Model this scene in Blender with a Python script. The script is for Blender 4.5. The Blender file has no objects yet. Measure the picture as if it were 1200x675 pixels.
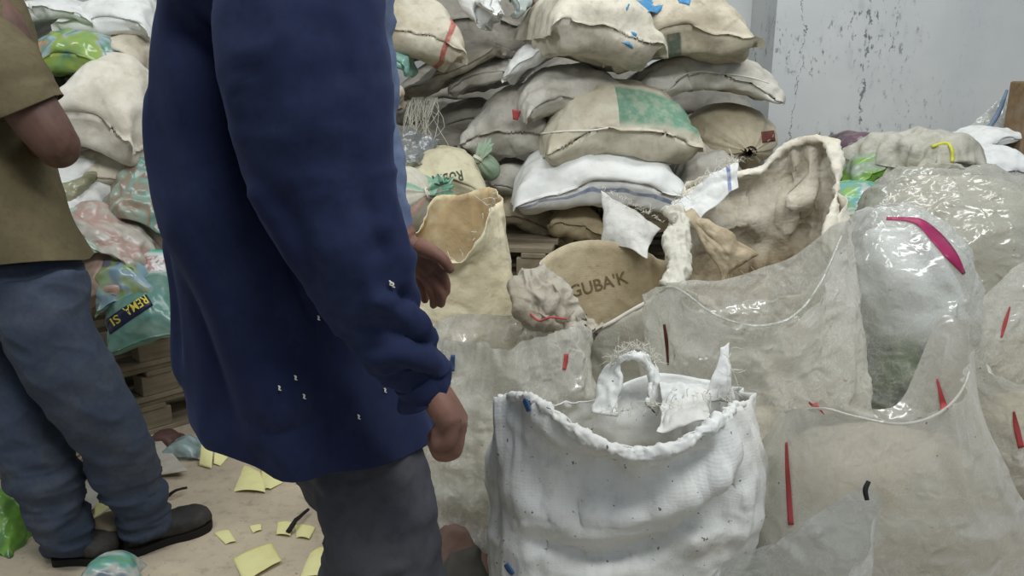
import bpy, math, random
import numpy as np
from mathutils import Vector, Matrix
from mathutils.bvhtree import BVHTree

S = bpy.context.scene
COL = S.collection
PI = math.pi

# ------------------------------------------------------------------ camera, light, exposure
CAM_H, PITCH, FPX = 1.40, math.radians(15.0), 950.0
cam_d = bpy.data.cameras.new('camera'); cam = bpy.data.objects.new('camera', cam_d); COL.objects.link(cam)
cam.location = (0, 0, CAM_H); cam.rotation_euler = (PI/2 - PITCH, 0, 0)
cam_d.sensor_width = 36; cam_d.lens = FPX/1200*36; cam_d.clip_start = 0.05
S.camera = cam
S.view_settings.view_transform = 'Standard'; S.view_settings.look = 'None'
S.view_settings.gamma = 1; S.view_settings.use_curve_mapping = False
S.view_settings.exposure = 0.0
S.cycles.transparent_max_bounces = 24
S.cycles.max_bounces = 8
W = bpy.data.worlds.new('world'); S.world = W; W.use_nodes = True
W.node_tree.nodes['Background'].inputs[0].default_value = (0.80, 0.90, 1.0, 1)
W.node_tree.nodes['Background'].inputs[1].default_value = 0.34

def area(name, loc, target, sx, sy, power, col=(0.98, 0.985, 0.965)):
    l = bpy.data.lights.new(name, 'AREA'); l.shape = 'RECTANGLE'; l.size = sx; l.size_y = sy; l.energy = power; l.color = col
    o = bpy.data.objects.new(name, l); COL.objects.link(o); o.location = loc
    o.rotation_euler = (Vector(target) - Vector(loc)).to_track_quat('-Z', 'Y').to_euler()
    return o
area('ceiling_tubes_near', (1.0, 0.3, 3.4), (0.6, 2.2, 0.6), 2.4, 0.5, 66)
area('ceiling_tubes_back', (0.9, 3.0, 3.5), (0.7, 3.6, 0.6), 2.4, 0.5, 35)
area('ceiling_tubes_left', (-1.7, 1.4, 3.4), (-1.4, 3.0, 0.6), 1.6, 0.5, 34)

# ------------------------------------------------------------------ helpers
def P(px, py, y):
    """the point of the place at forward distance y seen in direction of photo pixel px, py"""
    u, v = (px - 600)/FPX, (337.5 - py)/FPX
    dy = math.cos(PITCH) + v*math.sin(PITCH); dz = -math.sin(PITCH) + v*math.cos(PITCH)
    t = y/dy
    return np.array((u*t, y, CAM_H + dz*t))
def mpp(py, y):
    v = (337.5 - py)/FPX
    return y/(math.cos(PITCH) + v*math.sin(PITCH))/FPX
def PF(px, py, z=0.0):
    """floor point (height z) under photo pixel"""
    u, v = (px - 600)/FPX, (337.5 - py)/FPX
    dy = math.cos(PITCH) + v*math.sin(PITCH); dz = -math.sin(PITCH) + v*math.cos(PITCH)
    t = (z - CAM_H)/dz
    return np.array((u*t, dy*t, z))
def lin(c):
    out = []
    for v in c[:3]:
        v /= 255.0
        out.append(v/12.92 if v <= 0.04045 else ((v + 0.055)/1.055)**2.4)
    return (*out, 1.0)
OFF = {}
def obj(name, verts, faces, m=None, parent=None, smooth=True, uv=None, base=None, mats=None):
    verts = np.asarray(verts, dtype=float)
    if parent is not None: o0 = OFF[parent.as_pointer()]
    else: o0 = np.array(base if base is not None else ((verts[:, 0].min() + verts[:, 0].max())/2, (verts[:, 1].min() + verts[:, 1].max())/2, verts[:, 2].min()))
    me = bpy.data.meshes.new(name)
    me.from_pydata((verts - o0).tolist(), [], [tuple(int(i) for i in f) for f in faces])
    if uv is not None:
        l = me.uv_layers.new(name='uv'); li = np.empty(len(me.loops), dtype=np.int32); me.loops.foreach_get('vertex_index', li)
        l.data.foreach_set('uv', np.asarray(uv, dtype=np.float32)[li].ravel())
    if smooth: me.polygons.foreach_set('use_smooth', [True]*len(me.polygons))
    for mm in (mats or [m]):
        if mm: me.materials.append(mm)
    me.update()
    o = bpy.data.objects.new(name, me); COL.objects.link(o)
    if parent is not None: o.parent = parent
    else: o.location = o0
    OFF[o.as_pointer()] = o0
    return o
def tag(o, label, cat, group=None, kind=None):
    o['label'] = label; o['category'] = cat
    if group: o['group'] = group
    if kind: o['kind'] = kind
    return o
def thing(name, label, cat, loc, group=None):
    o = bpy.data.objects.new(name, None); COL.objects.link(o); o.location = loc; o.empty_display_size = 0.1
    OFF[o.as_pointer()] = np.array(loc, dtype=float)
    return tag(o, label, cat, group)
def copy_tree(o, parent=None):
    c = o.copy(); COL.objects.link(c)
    if parent is not None: c.parent = parent
    for ch in list(o.children): copy_tree(ch, c)
    return c
def subsurf(o, n=1):
    m = o.modifiers.new('s', 'SUBSURF'); m.levels = n; m.render_levels = n; return o
def solid(o, t, mo=0, off=-1):
    m = o.modifiers.new('t', 'SOLIDIFY'); m.thickness = t; m.offset = off
    if mo: m.material_offset = mo; m.material_offset_rim = 0
    return o
def bevel(o, w=0.004, n=2):
    m = o.modifiers.new('b', 'BEVEL'); m.width = w; m.segments = n; m.limit_method = 'ANGLE'; return o

# numpy value noise
def _h(i, j, k, s):
    n = (i*73856093) ^ (j*19349663) ^ (k*83492791) ^ (s*2654435)
    n = (n ^ (n >> 13))*1274126177
    n = n & 0x7fffffff
    n = ((n ^ (n >> 15))*2246822519) & 0x7fffffff
    return (n & 0xffff)/65535.0
def vn(p, s=0):
    p = np.asarray(p, dtype=float); i = np.floor(p).astype(np.int64); f = p - i; f = f*f*f*(f*(f*6 - 15) + 10)
    r = 0
    for a in (0, 1):
        for b in (0, 1):
            for c in (0, 1):
                w = (f[:, 0] if a else 1 - f[:, 0])*(f[:, 1] if b else 1 - f[:, 1])*(f[:, 2] if c else 1 - f[:, 2])
                r = r + w*_h(i[:, 0] + a, i[:, 1] + b, i[:, 2] + c, s)
    return r*2 - 1
def fbm(p, s=0, o=3, g=0.5):
    r = 0; a = 1
    for k in range(o):
        r = r + a*vn(np.asarray(p)*2**k + 17.3*k, s + k); a *= g
    return r
def ridge(p, s=0, o=3):
    r = 0; a = 1
    for k in range(o):
        r = r + a*(1 - 2*np.abs(vn(np.asarray(p)*2**k + 9.1*k, s + k))); a *= 0.55
    return r
def crom(pts, n, closed=False):
    """Catmull-Rom through the points, n samples"""
    pts = np.asarray(pts, dtype=float); m = len(pts)
    t = np.linspace(0, m if closed else m - 1, n, endpoint=not closed)
    i = np.floor(t).astype(int)
    if not closed: i = np.minimum(i, m - 2)
    f = (t - i)[:, None]
    if closed: g = lambda k: pts[(i + k) % m]
    else:
        ext = np.vstack([2*pts[0] - pts[1], pts, 2*pts[-1] - pts[-2]]); g = lambda k: ext[np.clip(i + k + 1, 0, m + 1)]
    a, b, c, d = g(-1), g(0), g(1), g(2)
    return 0.5*((2*b) + (c - a)*f + (2*a - 5*b + 4*c - d)*f**2 + (3*b - a - 3*c + d)*f**3)
def normals(v, f):
    v = np.asarray(v); n = np.zeros_like(v); f4 = np.array([x if len(x) == 4 else (*x, x[-1]) for x in f if len(x) < 5])
    nn = np.cross(v[f4[:, 2]] - v[f4[:, 0]], v[f4[:, 3]] - v[f4[:, 1]])
    tri = f4[:, 2] == f4[:, 3]
    if tri.any(): nn[tri] = np.cross(v[f4[tri, 1]] - v[f4[tri, 0]], v[f4[tri, 2]] - v[f4[tri, 0]])
    for k in range(4): np.add.at(n, f4[:, k], nn)
    return n/np.maximum(np.linalg.norm(n, axis=1, keepdims=True), 1e-9)
def gridfaces(nu, nv, closed_u=False, off=0, flip=False):
    F = []
    for j in range(nv - 1):
        for i in range(nu if closed_u else nu - 1):
            a = off + j*nu + i; b = off + j*nu + (i + 1) % nu; c = off + (j + 1)*nu + (i + 1) % nu; d = off + (j + 1)*nu + i
            F.append((a, d, c, b) if flip else (a, b, c, d))
    return F
def tube(path, rad, nu=12, nv=None, caps=True, up=None):
    """tube along path (k,3); rad = list of r or (ra, rb)"""
    path = np.asarray(path, dtype=float); R = np.array([r if isinstance(r, (tuple, list)) else (r, r) for r in rad], dtype=float)
    nv = nv or 6*(len(path) - 1) + 1
    pp = crom(np.hstack([path, R]), nv); c = pp[:, :3]; rr = np.maximum(pp[:, 3:], 1e-4)
    tg = np.gradient(c, axis=0); tg /= np.maximum(np.linalg.norm(tg, axis=1, keepdims=True), 1e-9)
    a = np.array(up if up is not None else ((0, 0, 1) if abs(tg[0][2]) < 0.9 else (0, 1, 0)), dtype=float)
    V = []; th = np.linspace(0, 2*PI, nu, endpoint=False)
    for k in range(nv):
        a = a - tg[k]*np.dot(a, tg[k]); a /= np.linalg.norm(a); b = np.cross(tg[k], a)
        V.append(c[k] + rr[k, 0]*np.cos(th)[:, None]*a + rr[k, 1]*np.sin(th)[:, None]*b)
    V = np.vstack(V); F = gridfaces(nu, nv, True)
    if caps:
        F += [tuple(range(nu - 1, -1, -1)), tuple(range((nv - 1)*nu, nv*nu))]
    uv = np.array([(i/nu, k/(nv - 1)) for k in range(nv) for i in range(nu)])
    return V, F, uv
def ellipsoid(c, r, nu=20, nv=12, axes=None):
    V = []
    for k in range(nv + 1):
        ph = PI*k/nv - PI/2
        for i in range(nu):
            t = 2*PI*i/nu; V.append((r[0]*math.cos(ph)*math.cos(t), r[1]*math.cos(ph)*math.sin(t), r[2]*math.sin(ph)))
    V = np.array(V)
    if axes is not None: V = V @ np.array(axes)
    return V + np.array(c), gridfaces(nu, nv + 1, True)
def join(parts):
    V, F, n = [], [], 0
    for p in parts:
        v, f = p[0], p[1]; V.append(np.asarray(v)); F += [tuple(i + n for i in x) for x in f]; n += len(v)
    return np.vstack(V), F
def remesh(V, F, vox, smooth=6):
    me = bpy.data.meshes.new('tmp'); me.from_pydata(np.asarray(V).tolist(), [], F); o = bpy.data.objects.new('tmp', me); COL.objects.link(o)
    r = o.modifiers.new('r', 'REMESH'); r.mode = 'VOXEL'; r.voxel_size = vox
    s = o.modifiers.new('s', 'SMOOTH'); s.iterations = smooth; s.factor = 0.5
    dg = bpy.context.evaluated_depsgraph_get(); dg.update(); e = o.evaluated_get(dg); m2 = e.to_mesh()
    v = np.empty(len(m2.vertices)*3); m2.vertices.foreach_get('co', v); v = v.reshape(-1, 3).copy()
    f = [tuple(p.vertices) for p in m2.polygons]; e.to_mesh_clear(); bpy.data.objects.remove(o); bpy.data.meshes.remove(me)
    return v, f
def bbox_faces(x0, x1, y0, y1, z0, z1):
    V = [(x, y, z) for z in (z0, z1) for y in (y0, y1) for x in (x0, x1)]
    return np.array(V, dtype=float), [(0, 2, 3, 1), (4, 5, 7, 6), (0, 1, 5, 4), (2, 6, 7, 3), (0, 4, 6, 2), (1, 3, 7, 5)]

# ------------------------------------------------------------------ materials
class NT:
    def __init__(s, name):
        s.m = bpy.data.materials.new(name); s.m.use_nodes = True; s.t = s.m.node_tree; s.t.nodes.clear(); s.out = s.n('ShaderNodeOutputMaterial')
    def n(s, typ, **kw):
        nd = s.t.nodes.new(typ)
        for k, v in kw.items(): setattr(nd, k, v)
        return nd
    def l(s, a, b): s.t.links.new(a, b)
    def set(s, sock, v):
        if hasattr(v, 'is_output'): s.l(v, sock)
        else: sock.default_value = v
    def math(s, op, a, b=0.0, clamp=False):
        nd = s.n('ShaderNodeMath', operation=op, use_clamp=clamp); s.set(nd.inputs[0], a); s.set(nd.inputs[1], b); return nd.outputs[0]
    def mix(s, f, a, b, bt='MIX'):
        nd = s.n('ShaderNodeMix', data_type='RGBA', blend_type=bt); s.set(nd.inputs[0], f); s.set(nd.inputs[6], a); s.set(nd.inputs[7], b); return nd.outputs[2]
    def ramp(s, f, stops, interp='LINEAR'):
        nd = s.n('ShaderNodeValToRGB'); r = nd.color_ramp; r.interpolation = interp
        while len(r.elements) > 1: r.elements.remove(r.elements[-1])
        r.elements[0].position = stops[0][0]; r.elements[0].color = stops[0][1]
        for p, c in stops[1:]:
            e = r.elements.new(p); e.color = c
        s.l(f, nd.inputs[0]); return nd.outputs[0]
    def rng(s, f, a, b):
        nd = s.n('ShaderNodeMapRange'); nd.interpolation_type = 'SMOOTHSTEP'; s.set(nd.inputs[0], f); nd.inputs[1].default_value = a; nd.inputs[2].default_value = b; return nd.outputs[0]
    def noise(s, vec, scale, det=4, rough=0.55, typ='FBM', dist=0.0):
        nd = s.n('ShaderNodeTexNoise', noise_type=typ); s.l(vec, nd.inputs['Vector']); nd.inputs['Scale'].default_value = scale; nd.inputs['Detail'].default_value = det
        nd.inputs['Roughness'].default_value = rough; nd.inputs['Distortion'].default_value = dist; return nd.outputs[0]
    def coord(s, which='Object', off=(0, 0, 0), scale=(1, 1, 1)):
        c = s.n('ShaderNodeTexCoord').outputs[which]; mp = s.n('ShaderNodeMapping'); s.l(c, mp.inputs[0]); mp.inputs[1].default_value = off; mp.inputs[3].default_value = scale; return mp.outputs[0]
    def bump(s, h, st, dist=0.01, nrm=None):
        nd = s.n('ShaderNodeBump'); s.l(h, nd.inputs['Height']); nd.inputs['Strength'].default_value = st; nd.inputs['Distance'].default_value = dist
        if nrm: s.l(nrm, nd.inputs['Normal'])
        return nd.outputs[0]
    def bsdf(s, col, rough=0.7, nrm=None, spec=0.3, **kw):
        nd = s.n('ShaderNodeBsdfPrincipled'); s.set(nd.inputs['Base Color'], col); s.set(nd.inputs['Roughness'], rough); nd.inputs['Specular IOR Level'].default_value = spec
        if nrm: s.l(nrm, nd.inputs['Normal'])
        for k, v in kw.items(): s.set(nd.inputs[k], v)
        return nd.outputs[0]
    def done(s, sh): s.l(sh, s.out.inputs[0]); return s.m
_sd = [0]
def so():
    _sd[0] += 1; r = random.Random(_sd[0]*77); return (r.uniform(-50, 50), r.uniform(-50, 50), r.uniform(-50, 50))
def sack_mat(name, col, dirt=(120, 105, 80), amt=0.5, stripes=(), rough=0.62, crease=0.5, stain=None, specks=0.0):
    t = NT(name); o = t.coord('Object', so()); uv = t.coord('UV')
    n1 = t.noise(o, 5, 5, 0.6); n2 = t.noise(o, 28, 4, 0.65)
    c = t.mix(t.math('MULTIPLY', t.rng(n1, 0.42, 0.68), amt), lin(col), lin(dirt))
    c = t.mix(t.math('MULTIPLY', t.rng(n2, 0.5, 0.75), amt*0.6), c, lin(tuple(v*0.72 for v in dirt)))
    if stain:
        c = t.mix(t.math('MULTIPLY', t.rng(t.noise(o, 7, 3, 0.5, dist=0.6), 0.42, 0.6), 0.8), c, lin(stain))
    sx = t.n('ShaderNodeSeparateXYZ'); t.l(uv, sx.inputs[0]); wob = t.math('MULTIPLY', t.math('SUBTRACT', t.noise(o, 9, 2), 0.5), 0.05)
    for ax, ce, wd, scol, lo, hi in stripes:
        a, b = (sx.outputs[0], sx.outputs[1]) if ax == 'u' else (sx.outputs[1], sx.outputs[0])
        d = t.math('ABSOLUTE', t.math('SUBTRACT', t.math('ADD', a, wob), ce))
        k = t.math('SUBTRACT', 1.0, t.rng(d, wd*0.38, wd*0.62))
        k = t.math('MULTIPLY', k, t.math('MULTIPLY', t.math('GREATER_THAN', b, lo), t.math('LESS_THAN', b, hi)))
        k = t.math('MULTIPLY', k, t.math('ADD', 0.55, t.math('MULTIPLY', t.rng(n2, 0.7, 0.4), 0.4)))
        c = t.mix(k, c, lin(scol))
    if specks:
        c = t.mix(t.math('MULTIPLY', t.rng(t.noise(o, 95, 2, 0.5), 0.70 - specks*0.05, 0.74), 0.8), c, (0.03, 0.028, 0.025, 1))
    w1 = t.n('ShaderNodeTexWave', bands_direction='X'); w1.inputs['Scale'].default_value = 60; t.l(uv, w1.inputs[0])
    w2 = t.n('ShaderNodeTexWave', bands_direction='Y'); w2.inputs['Scale'].default_value = 60; t.l(uv, w2.inputs[0])
    b = t.bump(t.math('ADD', w1.outputs[1], w2.outputs[1]), 0.07, 0.003)
    b = t.bump(t.noise(o, 12, 5, 0.6, 'RIDGED_MULTIFRACTAL', 0.8), crease*0.9, 0.018, b)
    b = t.bump(t.noise(o, 26, 4, 0.6), crease*0.7, 0.010, b)
    return t.done(t.bsdf(c, rough, b, 0.25))
def film_mat(name, opac=0.6, tint=(222, 221, 212), dirt=0.25, crink=0.8, rough=0.22, yellow=(200, 190, 155)):
    t = NT(name); o = t.coord('Object', so())
    n1 = t.noise(o, 6, 4, 0.6)
    c = t.mix(t.math('MULTIPLY', t.rng(n1, 0.45, 0.7), dirt), lin(tint), lin(yellow))
    c = t.mix(t.rng(t.noise(o, 70, 2, 0.5), 0.74, 0.78), c, lin((90, 80, 65)))
    r1 = t.noise(o, 11, 5, 0.6, 'RIDGED_MULTIFRACTAL', 1.2); r2 = t.noise(o, 34, 4, 0.7, 'RIDGED_MULTIFRACTAL', 0.8)
    b = t.bump(r1, min(1, crink*0.8), 0.024); b = t.bump(r2, min(1, crink*0.7), 0.010, b)
    ln = t.math('MAXIMUM', t.rng(t.math('ABSOLUTE', t.math('SUBTRACT', t.noise(o, 13, 4, 0.65, dist=1.0), 0.5)), 0.02, 0.0), t.math('MULTIPLY', t.rng(t.math('ABSOLUTE', t.math('SUBTRACT', t.noise(o, 31, 3, 0.6, dist=1.2), 0.5)), 0.03, 0.0), 0.7))
    d = t.n('ShaderNodeBsdfDiffuse'); t.l(c, d.inputs[0]); t.l(b, d.inputs[2])
    tr = t.n('ShaderNodeBsdfTranslucent'); t.l(c, tr.inputs[0]); t.l(b, tr.inputs[1])
    m1 = t.n('ShaderNodeMixShader'); m1.inputs[0].default_value = 0.35; t.l(d.outputs[0], m1.inputs[1]); t.l(tr.outputs[0], m1.inputs[2])
    tp = t.n('ShaderNodeBsdfTransparent'); tp.inputs[0].default_value = (0.97, 0.97, 0.96, 1)
    lw = t.n('ShaderNodeLayerWeight'); lw.inputs[0].default_value = 0.5; t.l(b, lw.inputs[1])
    f4 = t.math('POWER', lw.outputs[1], 4.0)
    k = t.math('ADD', t.math('MULTIPLY', f4, 0.3), t.math('ADD', opac - 0.06, t.math('MULTIPLY', n1, 0.12)), True)
    k = t.math('ADD', k, t.math('MULTIPLY', ln, 0.3*crink), True)          # creased film is cloudier
    m2 = t.n('ShaderNodeMixShader'); t.l(k, m2.inputs[0]); t.l(tp.outputs[0], m2.inputs[1]); t.l(m1.outputs[0], m2.inputs[2])
    g = t.n('ShaderNodeBsdfGlossy'); g.inputs['Roughness'].default_value = rough; t.l(b, g.inputs['Normal'])
    m3 = t.n('ShaderNodeMixShader'); t.l(t.math('ADD', 0.09, t.math('MULTIPLY', f4, 0.35), True), m3.inputs[0]); t.l(m2.outputs[0], m3.inputs[1]); t.l(g.outputs[0], m3.inputs[2])
    return t.done(m3.outputs[0])
def print_mat(name, cols, scale=5, rough=0.25, crink=0.5, stretch=(1, 1, 1)):
    t = NT(name); o = t.coord('Object', so(), stretch)
    f = t.noise(o, scale, 2, 0.5, dist=0.7)
    cols = [tuple(v*0.72 + w*0.28 for v, w in zip(c, (140, 138, 128))) for c in cols]
    n = len(cols); st = [(0.28 + 0.44*i/max(1, n - 1), lin(c)) for i, c in enumerate(cols)]
    c = t.ramp(f, st, 'EASE')
    dust = t.rng(t.noise(o, 14, 4, 0.6), 0.5, 0.8); c = t.mix(t.math('MULTIPLY', dust, 0.45), c, lin((150, 145, 130)))
    b = t.bump(t.noise(o, 18, 4, 0.6, 'RIDGED_MULTIFRACTAL', 0.8), crink, 0.01)
    return t.done(t.bsdf(c, rough, b, 0.5))
def plain(name, col, rough=0.7, var=0.15, scale=20, bump=0.2, spec=0.3, **kw):
    t = NT(name); o = t.coord('Object', so()); n = t.noise(o, scale, 5, 0.6)
    c = t.mix(t.math('MULTIPLY', t.rng(n, 0.35, 0.7), var), lin(col), lin(tuple(v*0.45 for v in col)))
    return t.done(t.bsdf(c, rough, t.bump(n, bump, 0.006), spec, **kw))
def cloth_mat(name, col, dust=(150, 150, 150), da=0.12, scale=1.0, sheen=0.0, rough=0.85):
    t = NT(name); o = t.coord('Object', so())
    n = t.noise(o, 7*scale, 5, 0.6); n2 = t.noise(o, 60*scale, 3, 0.6)
    c = t.mix(t.math('MULTIPLY', t.rng(n, 0.4, 0.75), da), lin(col), lin(dust))
    c = t.mix(t.math('MULTIPLY', t.rng(n2, 0.45, 0.7), 0.25), c, lin(tuple(v*0.7 for v in col)))
    b = t.bump(n2, 0.12, 0.003); b = t.bump(t.noise(o, 16*scale, 3, 0.5), 0.12, 0.008, b)
    return t.done(t.bsdf(c, rough, b, 0.2, **({'Sheen Weight': sheen, 'Sheen Roughness': 0.5, 'Sheen Tint': lin((120, 140, 200))} if sheen else {})))
def wood_mat(name, col):
    t = NT(name); o = t.coord('Object', so(), (2, 2, 2)); o2 = t.coord('Object', so(), (3, 40, 40))
    n = t.noise(o2, 1.2, 4, 0.6); n2 = t.noise(o, 3, 4, 0.6)
    c = t.mix(n, lin(col), lin(tuple(v*0.55 for v in col))); c = t.mix(t.math('MULTIPLY', t.rng(n2, 0.4, 0.7), 0.6), c, lin((150, 140, 122)))
    return t.done(t.bsdf(c, 0.8, t.bump(n, 0.3, 0.004), 0.2))
def skin_mat(name, col):
    t = NT(name); o = t.coord('Object', so()); n = t.noise(o, 14, 4, 0.6)
    c = t.mix(t.rng(n, 0.35, 0.7), lin(col), lin(tuple(v*0.78 for v in col)))
    b = t.bump(t.noise(o, 120, 3, 0.6), 0.15, 0.002)
    return t.done(t.bsdf(c, 0.55, b, 0.35))

# the wall: bluish white plaster, black specks, hairline cracks
def wall_mat():
    t = NT('plaster_wall'); o = t.coord('Object'); sx = t.n('ShaderNodeSeparateXYZ'); t.l(o, sx.inputs[0])
    n = t.noise(o, 1.3, 4, 0.55)
    c = t.mix(t.rng(n, 0.3, 0.7), lin((210, 213, 211)), lin((194, 198, 199)))
    zone = t.math('MULTIPLY', t.rng(t.noise(o, 2.2, 3, 0.5), 0.42, 0.6), t.rng(sx.outputs[0], 0.75, -0.25))
    sp = t.math('MULTIPLY', t.rng(t.noise(t.coord('Object', (0, 0, 0), (1.5, 1, 0.7)), 24, 4, 0.7), 0.555, 0.64), zone)
    c = t.mix(t.math('MULTIPLY', sp, 0.85), c, lin((70, 72, 76)))
    sm = t.math('MULTIPLY', t.rng(t.noise(t.coord('Object', (3, 0, 0), (1.6, 1, 0.8)), 6, 5, 0.65), 0.5, 0.72), zone)
    c = t.mix(t.math('MULTIPLY', sm, 0.35), c, lin((120, 122, 125)))
    for x0, lo, hi, wd in ((-0.06, 1.1, 3.2, 0.0055), (0.06, 1.5, 3.0, 0.0035), (-0.42, 1.0, 2.1, 0.003), (0.95, 1.75, 1.95, 0.004)):
        wob = t.math('MULTIPLY', t.math('SUBTRACT', t.noise(o, 4 + x0, 5, 0.7), 0.5), 0.22)
        d = t.math('ABSOLUTE', t.math('SUBTRACT', t.math('ADD', sx.outputs[0], wob), x0))
        k = t.math('MULTIPLY', t.math('LESS_THAN', d, wd), t.math('MULTIPLY', t.math('GREATER_THAN', sx.outputs[2], lo), t.math('LESS_THAN', sx.outputs[2], hi)))
        k = t.math('MULTIPLY', k, t.rng(t.noise(o, 17, 3, 0.6), 0.42, 0.55))
        c = t.mix(t.math('MULTIPLY', k, 0.75), c, lin((84, 88, 92)))
    return t.done(t.bsdf(c, 0.8, t.bump(t.noise(o, 30, 4, 0.6), 0.12, 0.006), 0.2))
def floor_mat():
    t = NT('dusty_concrete'); o = t.coord('Object'); n = t.noise(o, 2.4, 6, 0.62); n2 = t.noise(o, 22, 5, 0.65)
    c = t.mix(t.rng(n, 0.3, 0.7), lin((206, 192, 168)), lin((170, 158, 140)))
    c = t.mix(t.math('MULTIPLY', t.rng(n2, 0.5, 0.72), 0.5), c, lin((140, 128, 110)))
    c = t.mix(t.rng(t.noise(o, 60, 3, 0.6), 0.68, 0.74), c, lin((75, 68, 58)))
    return t.done(t.bsdf(c, 0.9, t.bump(n2, 0.4, 0.01), 0.15))

# ------------------------------------------------------------------ the setting
def structure(name, V, F, m, base=(0, 0, 0)):
    o = obj(name, V, F, m, smooth=False, base=base); o['kind'] = 'structure'; return o
WM = wall_mat()
structure('floor', *bbox_faces(-3.6, 3.6, -1.0, 5.3, -0.1, 0), floor_mat())
WX, WY, RY = 1.43, 4.62, 5.1
structure('wall_right_back', *bbox_faces(WX, 3.6, WY, 5.3, 0, 4.2), WM, (2.0, WY, 0))
structure('wall_back', *bbox_faces(-3.6, WX, RY, 5.3, 0, 4.2), WM, (-1, RY, 0))
structure('wall_left', *bbox_faces(-3.6, -3.4, -1.0, RY, 0, 4.2), WM, (-3.5, 0, 0))

# ------------------------------------------------------------------ pallets
WOOD = wood_mat('weathered_wood', (142, 130, 110))
def make_pallet(label, L=1.2, Wd=1.0):
    t = thing('wooden_pallet', label, 'pallet', (0, 0, 0))
    rr = random.Random(5)
    for k in range(3):
        y = -Wd/2 + 0.05 + k*(Wd - 0.1)/2
        bevel(obj('bottom_board', *bbox_faces(-L/2, L/2, y - 0.05, y + 0.05, 0, 0.02), WOOD, t, False), 0.003)
        for i in range(3):
            x = -L/2 + 0.07 + i*(L - 0.14)/2
            bevel(obj('block', *bbox_faces(x - 0.07, x + 0.07, y - 0.045, y + 0.045, 0.02, 0.1), WOOD, t, False), 0.004)
    for i in range(3):
        x = -L/2 + 0.07 + i*(L - 0.14)/2
        bevel(obj('cross_board', *bbox_faces(x - 0.05, x + 0.05, -Wd/2, Wd/2, 0.1, 0.12), WOOD, t, False), 0.003)
    for k in range(6):
        y = -Wd/2 + 0.06 + k*(Wd - 0.12)/5; w = 0.05 + rr.uniform(-0.006, 0.008); e = rr.uniform(-0.012, 0.012)
        bevel(obj('deck_board', *bbox_faces(-L/2 + e, L/2 + e, y - w, y + w, 0.12, 0.142), WOOD, t, False), 0.003)
    return t
PH = 0.1425
pal = make_pallet('weathered wooden pallet under the left pile, bottom of its stack on the floor')
rows = [('lowest', 0), ('middle', 1), ('topmost', 2)]
fx, fy = -1.42, 2.98   # middle of the visible front side
yaw = math.radians(44)
cxl, cyl = fx - math.sin(yaw)*0.5, fy + math.cos(yaw)*0.5
for i in range(3):
    o = pal if i == 0 else copy_tree(pal)
    o.location = (cxl + 0.02*i, cyl + 0.015*i, i*PH); o.rotation_euler = (0, 0, yaw + math.radians((0, 1.5, -1.2)[i]))
    o['label'] = ('weathered wooden pallet lying on the floor, lowest of the three behind the jeans',
                  'weathered wooden pallet between two others behind the man in khaki shirt',
                  'weathered wooden pallet on top of its stack, carrying the teal plastic pouches')[i]
    o['group'] = 'pallets under the left pile'
for i in range(5):
    o = copy_tree(pal); o.location = (-0.36 + 0.015*(i % 2), 3.76, i*PH); o.rotation_euler = (0, 0, math.radians((3, -2, 2, -3, -9)[i]))
    o['label'] = 'wooden pallet under the middle sack stack' if i < 4 else 'pale wooden pallet whose board end shows right of the upright stained sack'
    o['group'] = 'pallets under the middle sack stack'
for i in range(4):
    o = copy_tree(pal); o.location = (0.93, 4.08, i*PH); o.rotation_euler = (0, 0, math.radians((1, -2, 2, -1, 1)[i]))
    o['label'] = 'wooden pallet under the middle sack stack'; o['group'] = 'pallets under the middle sack stack'

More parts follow.
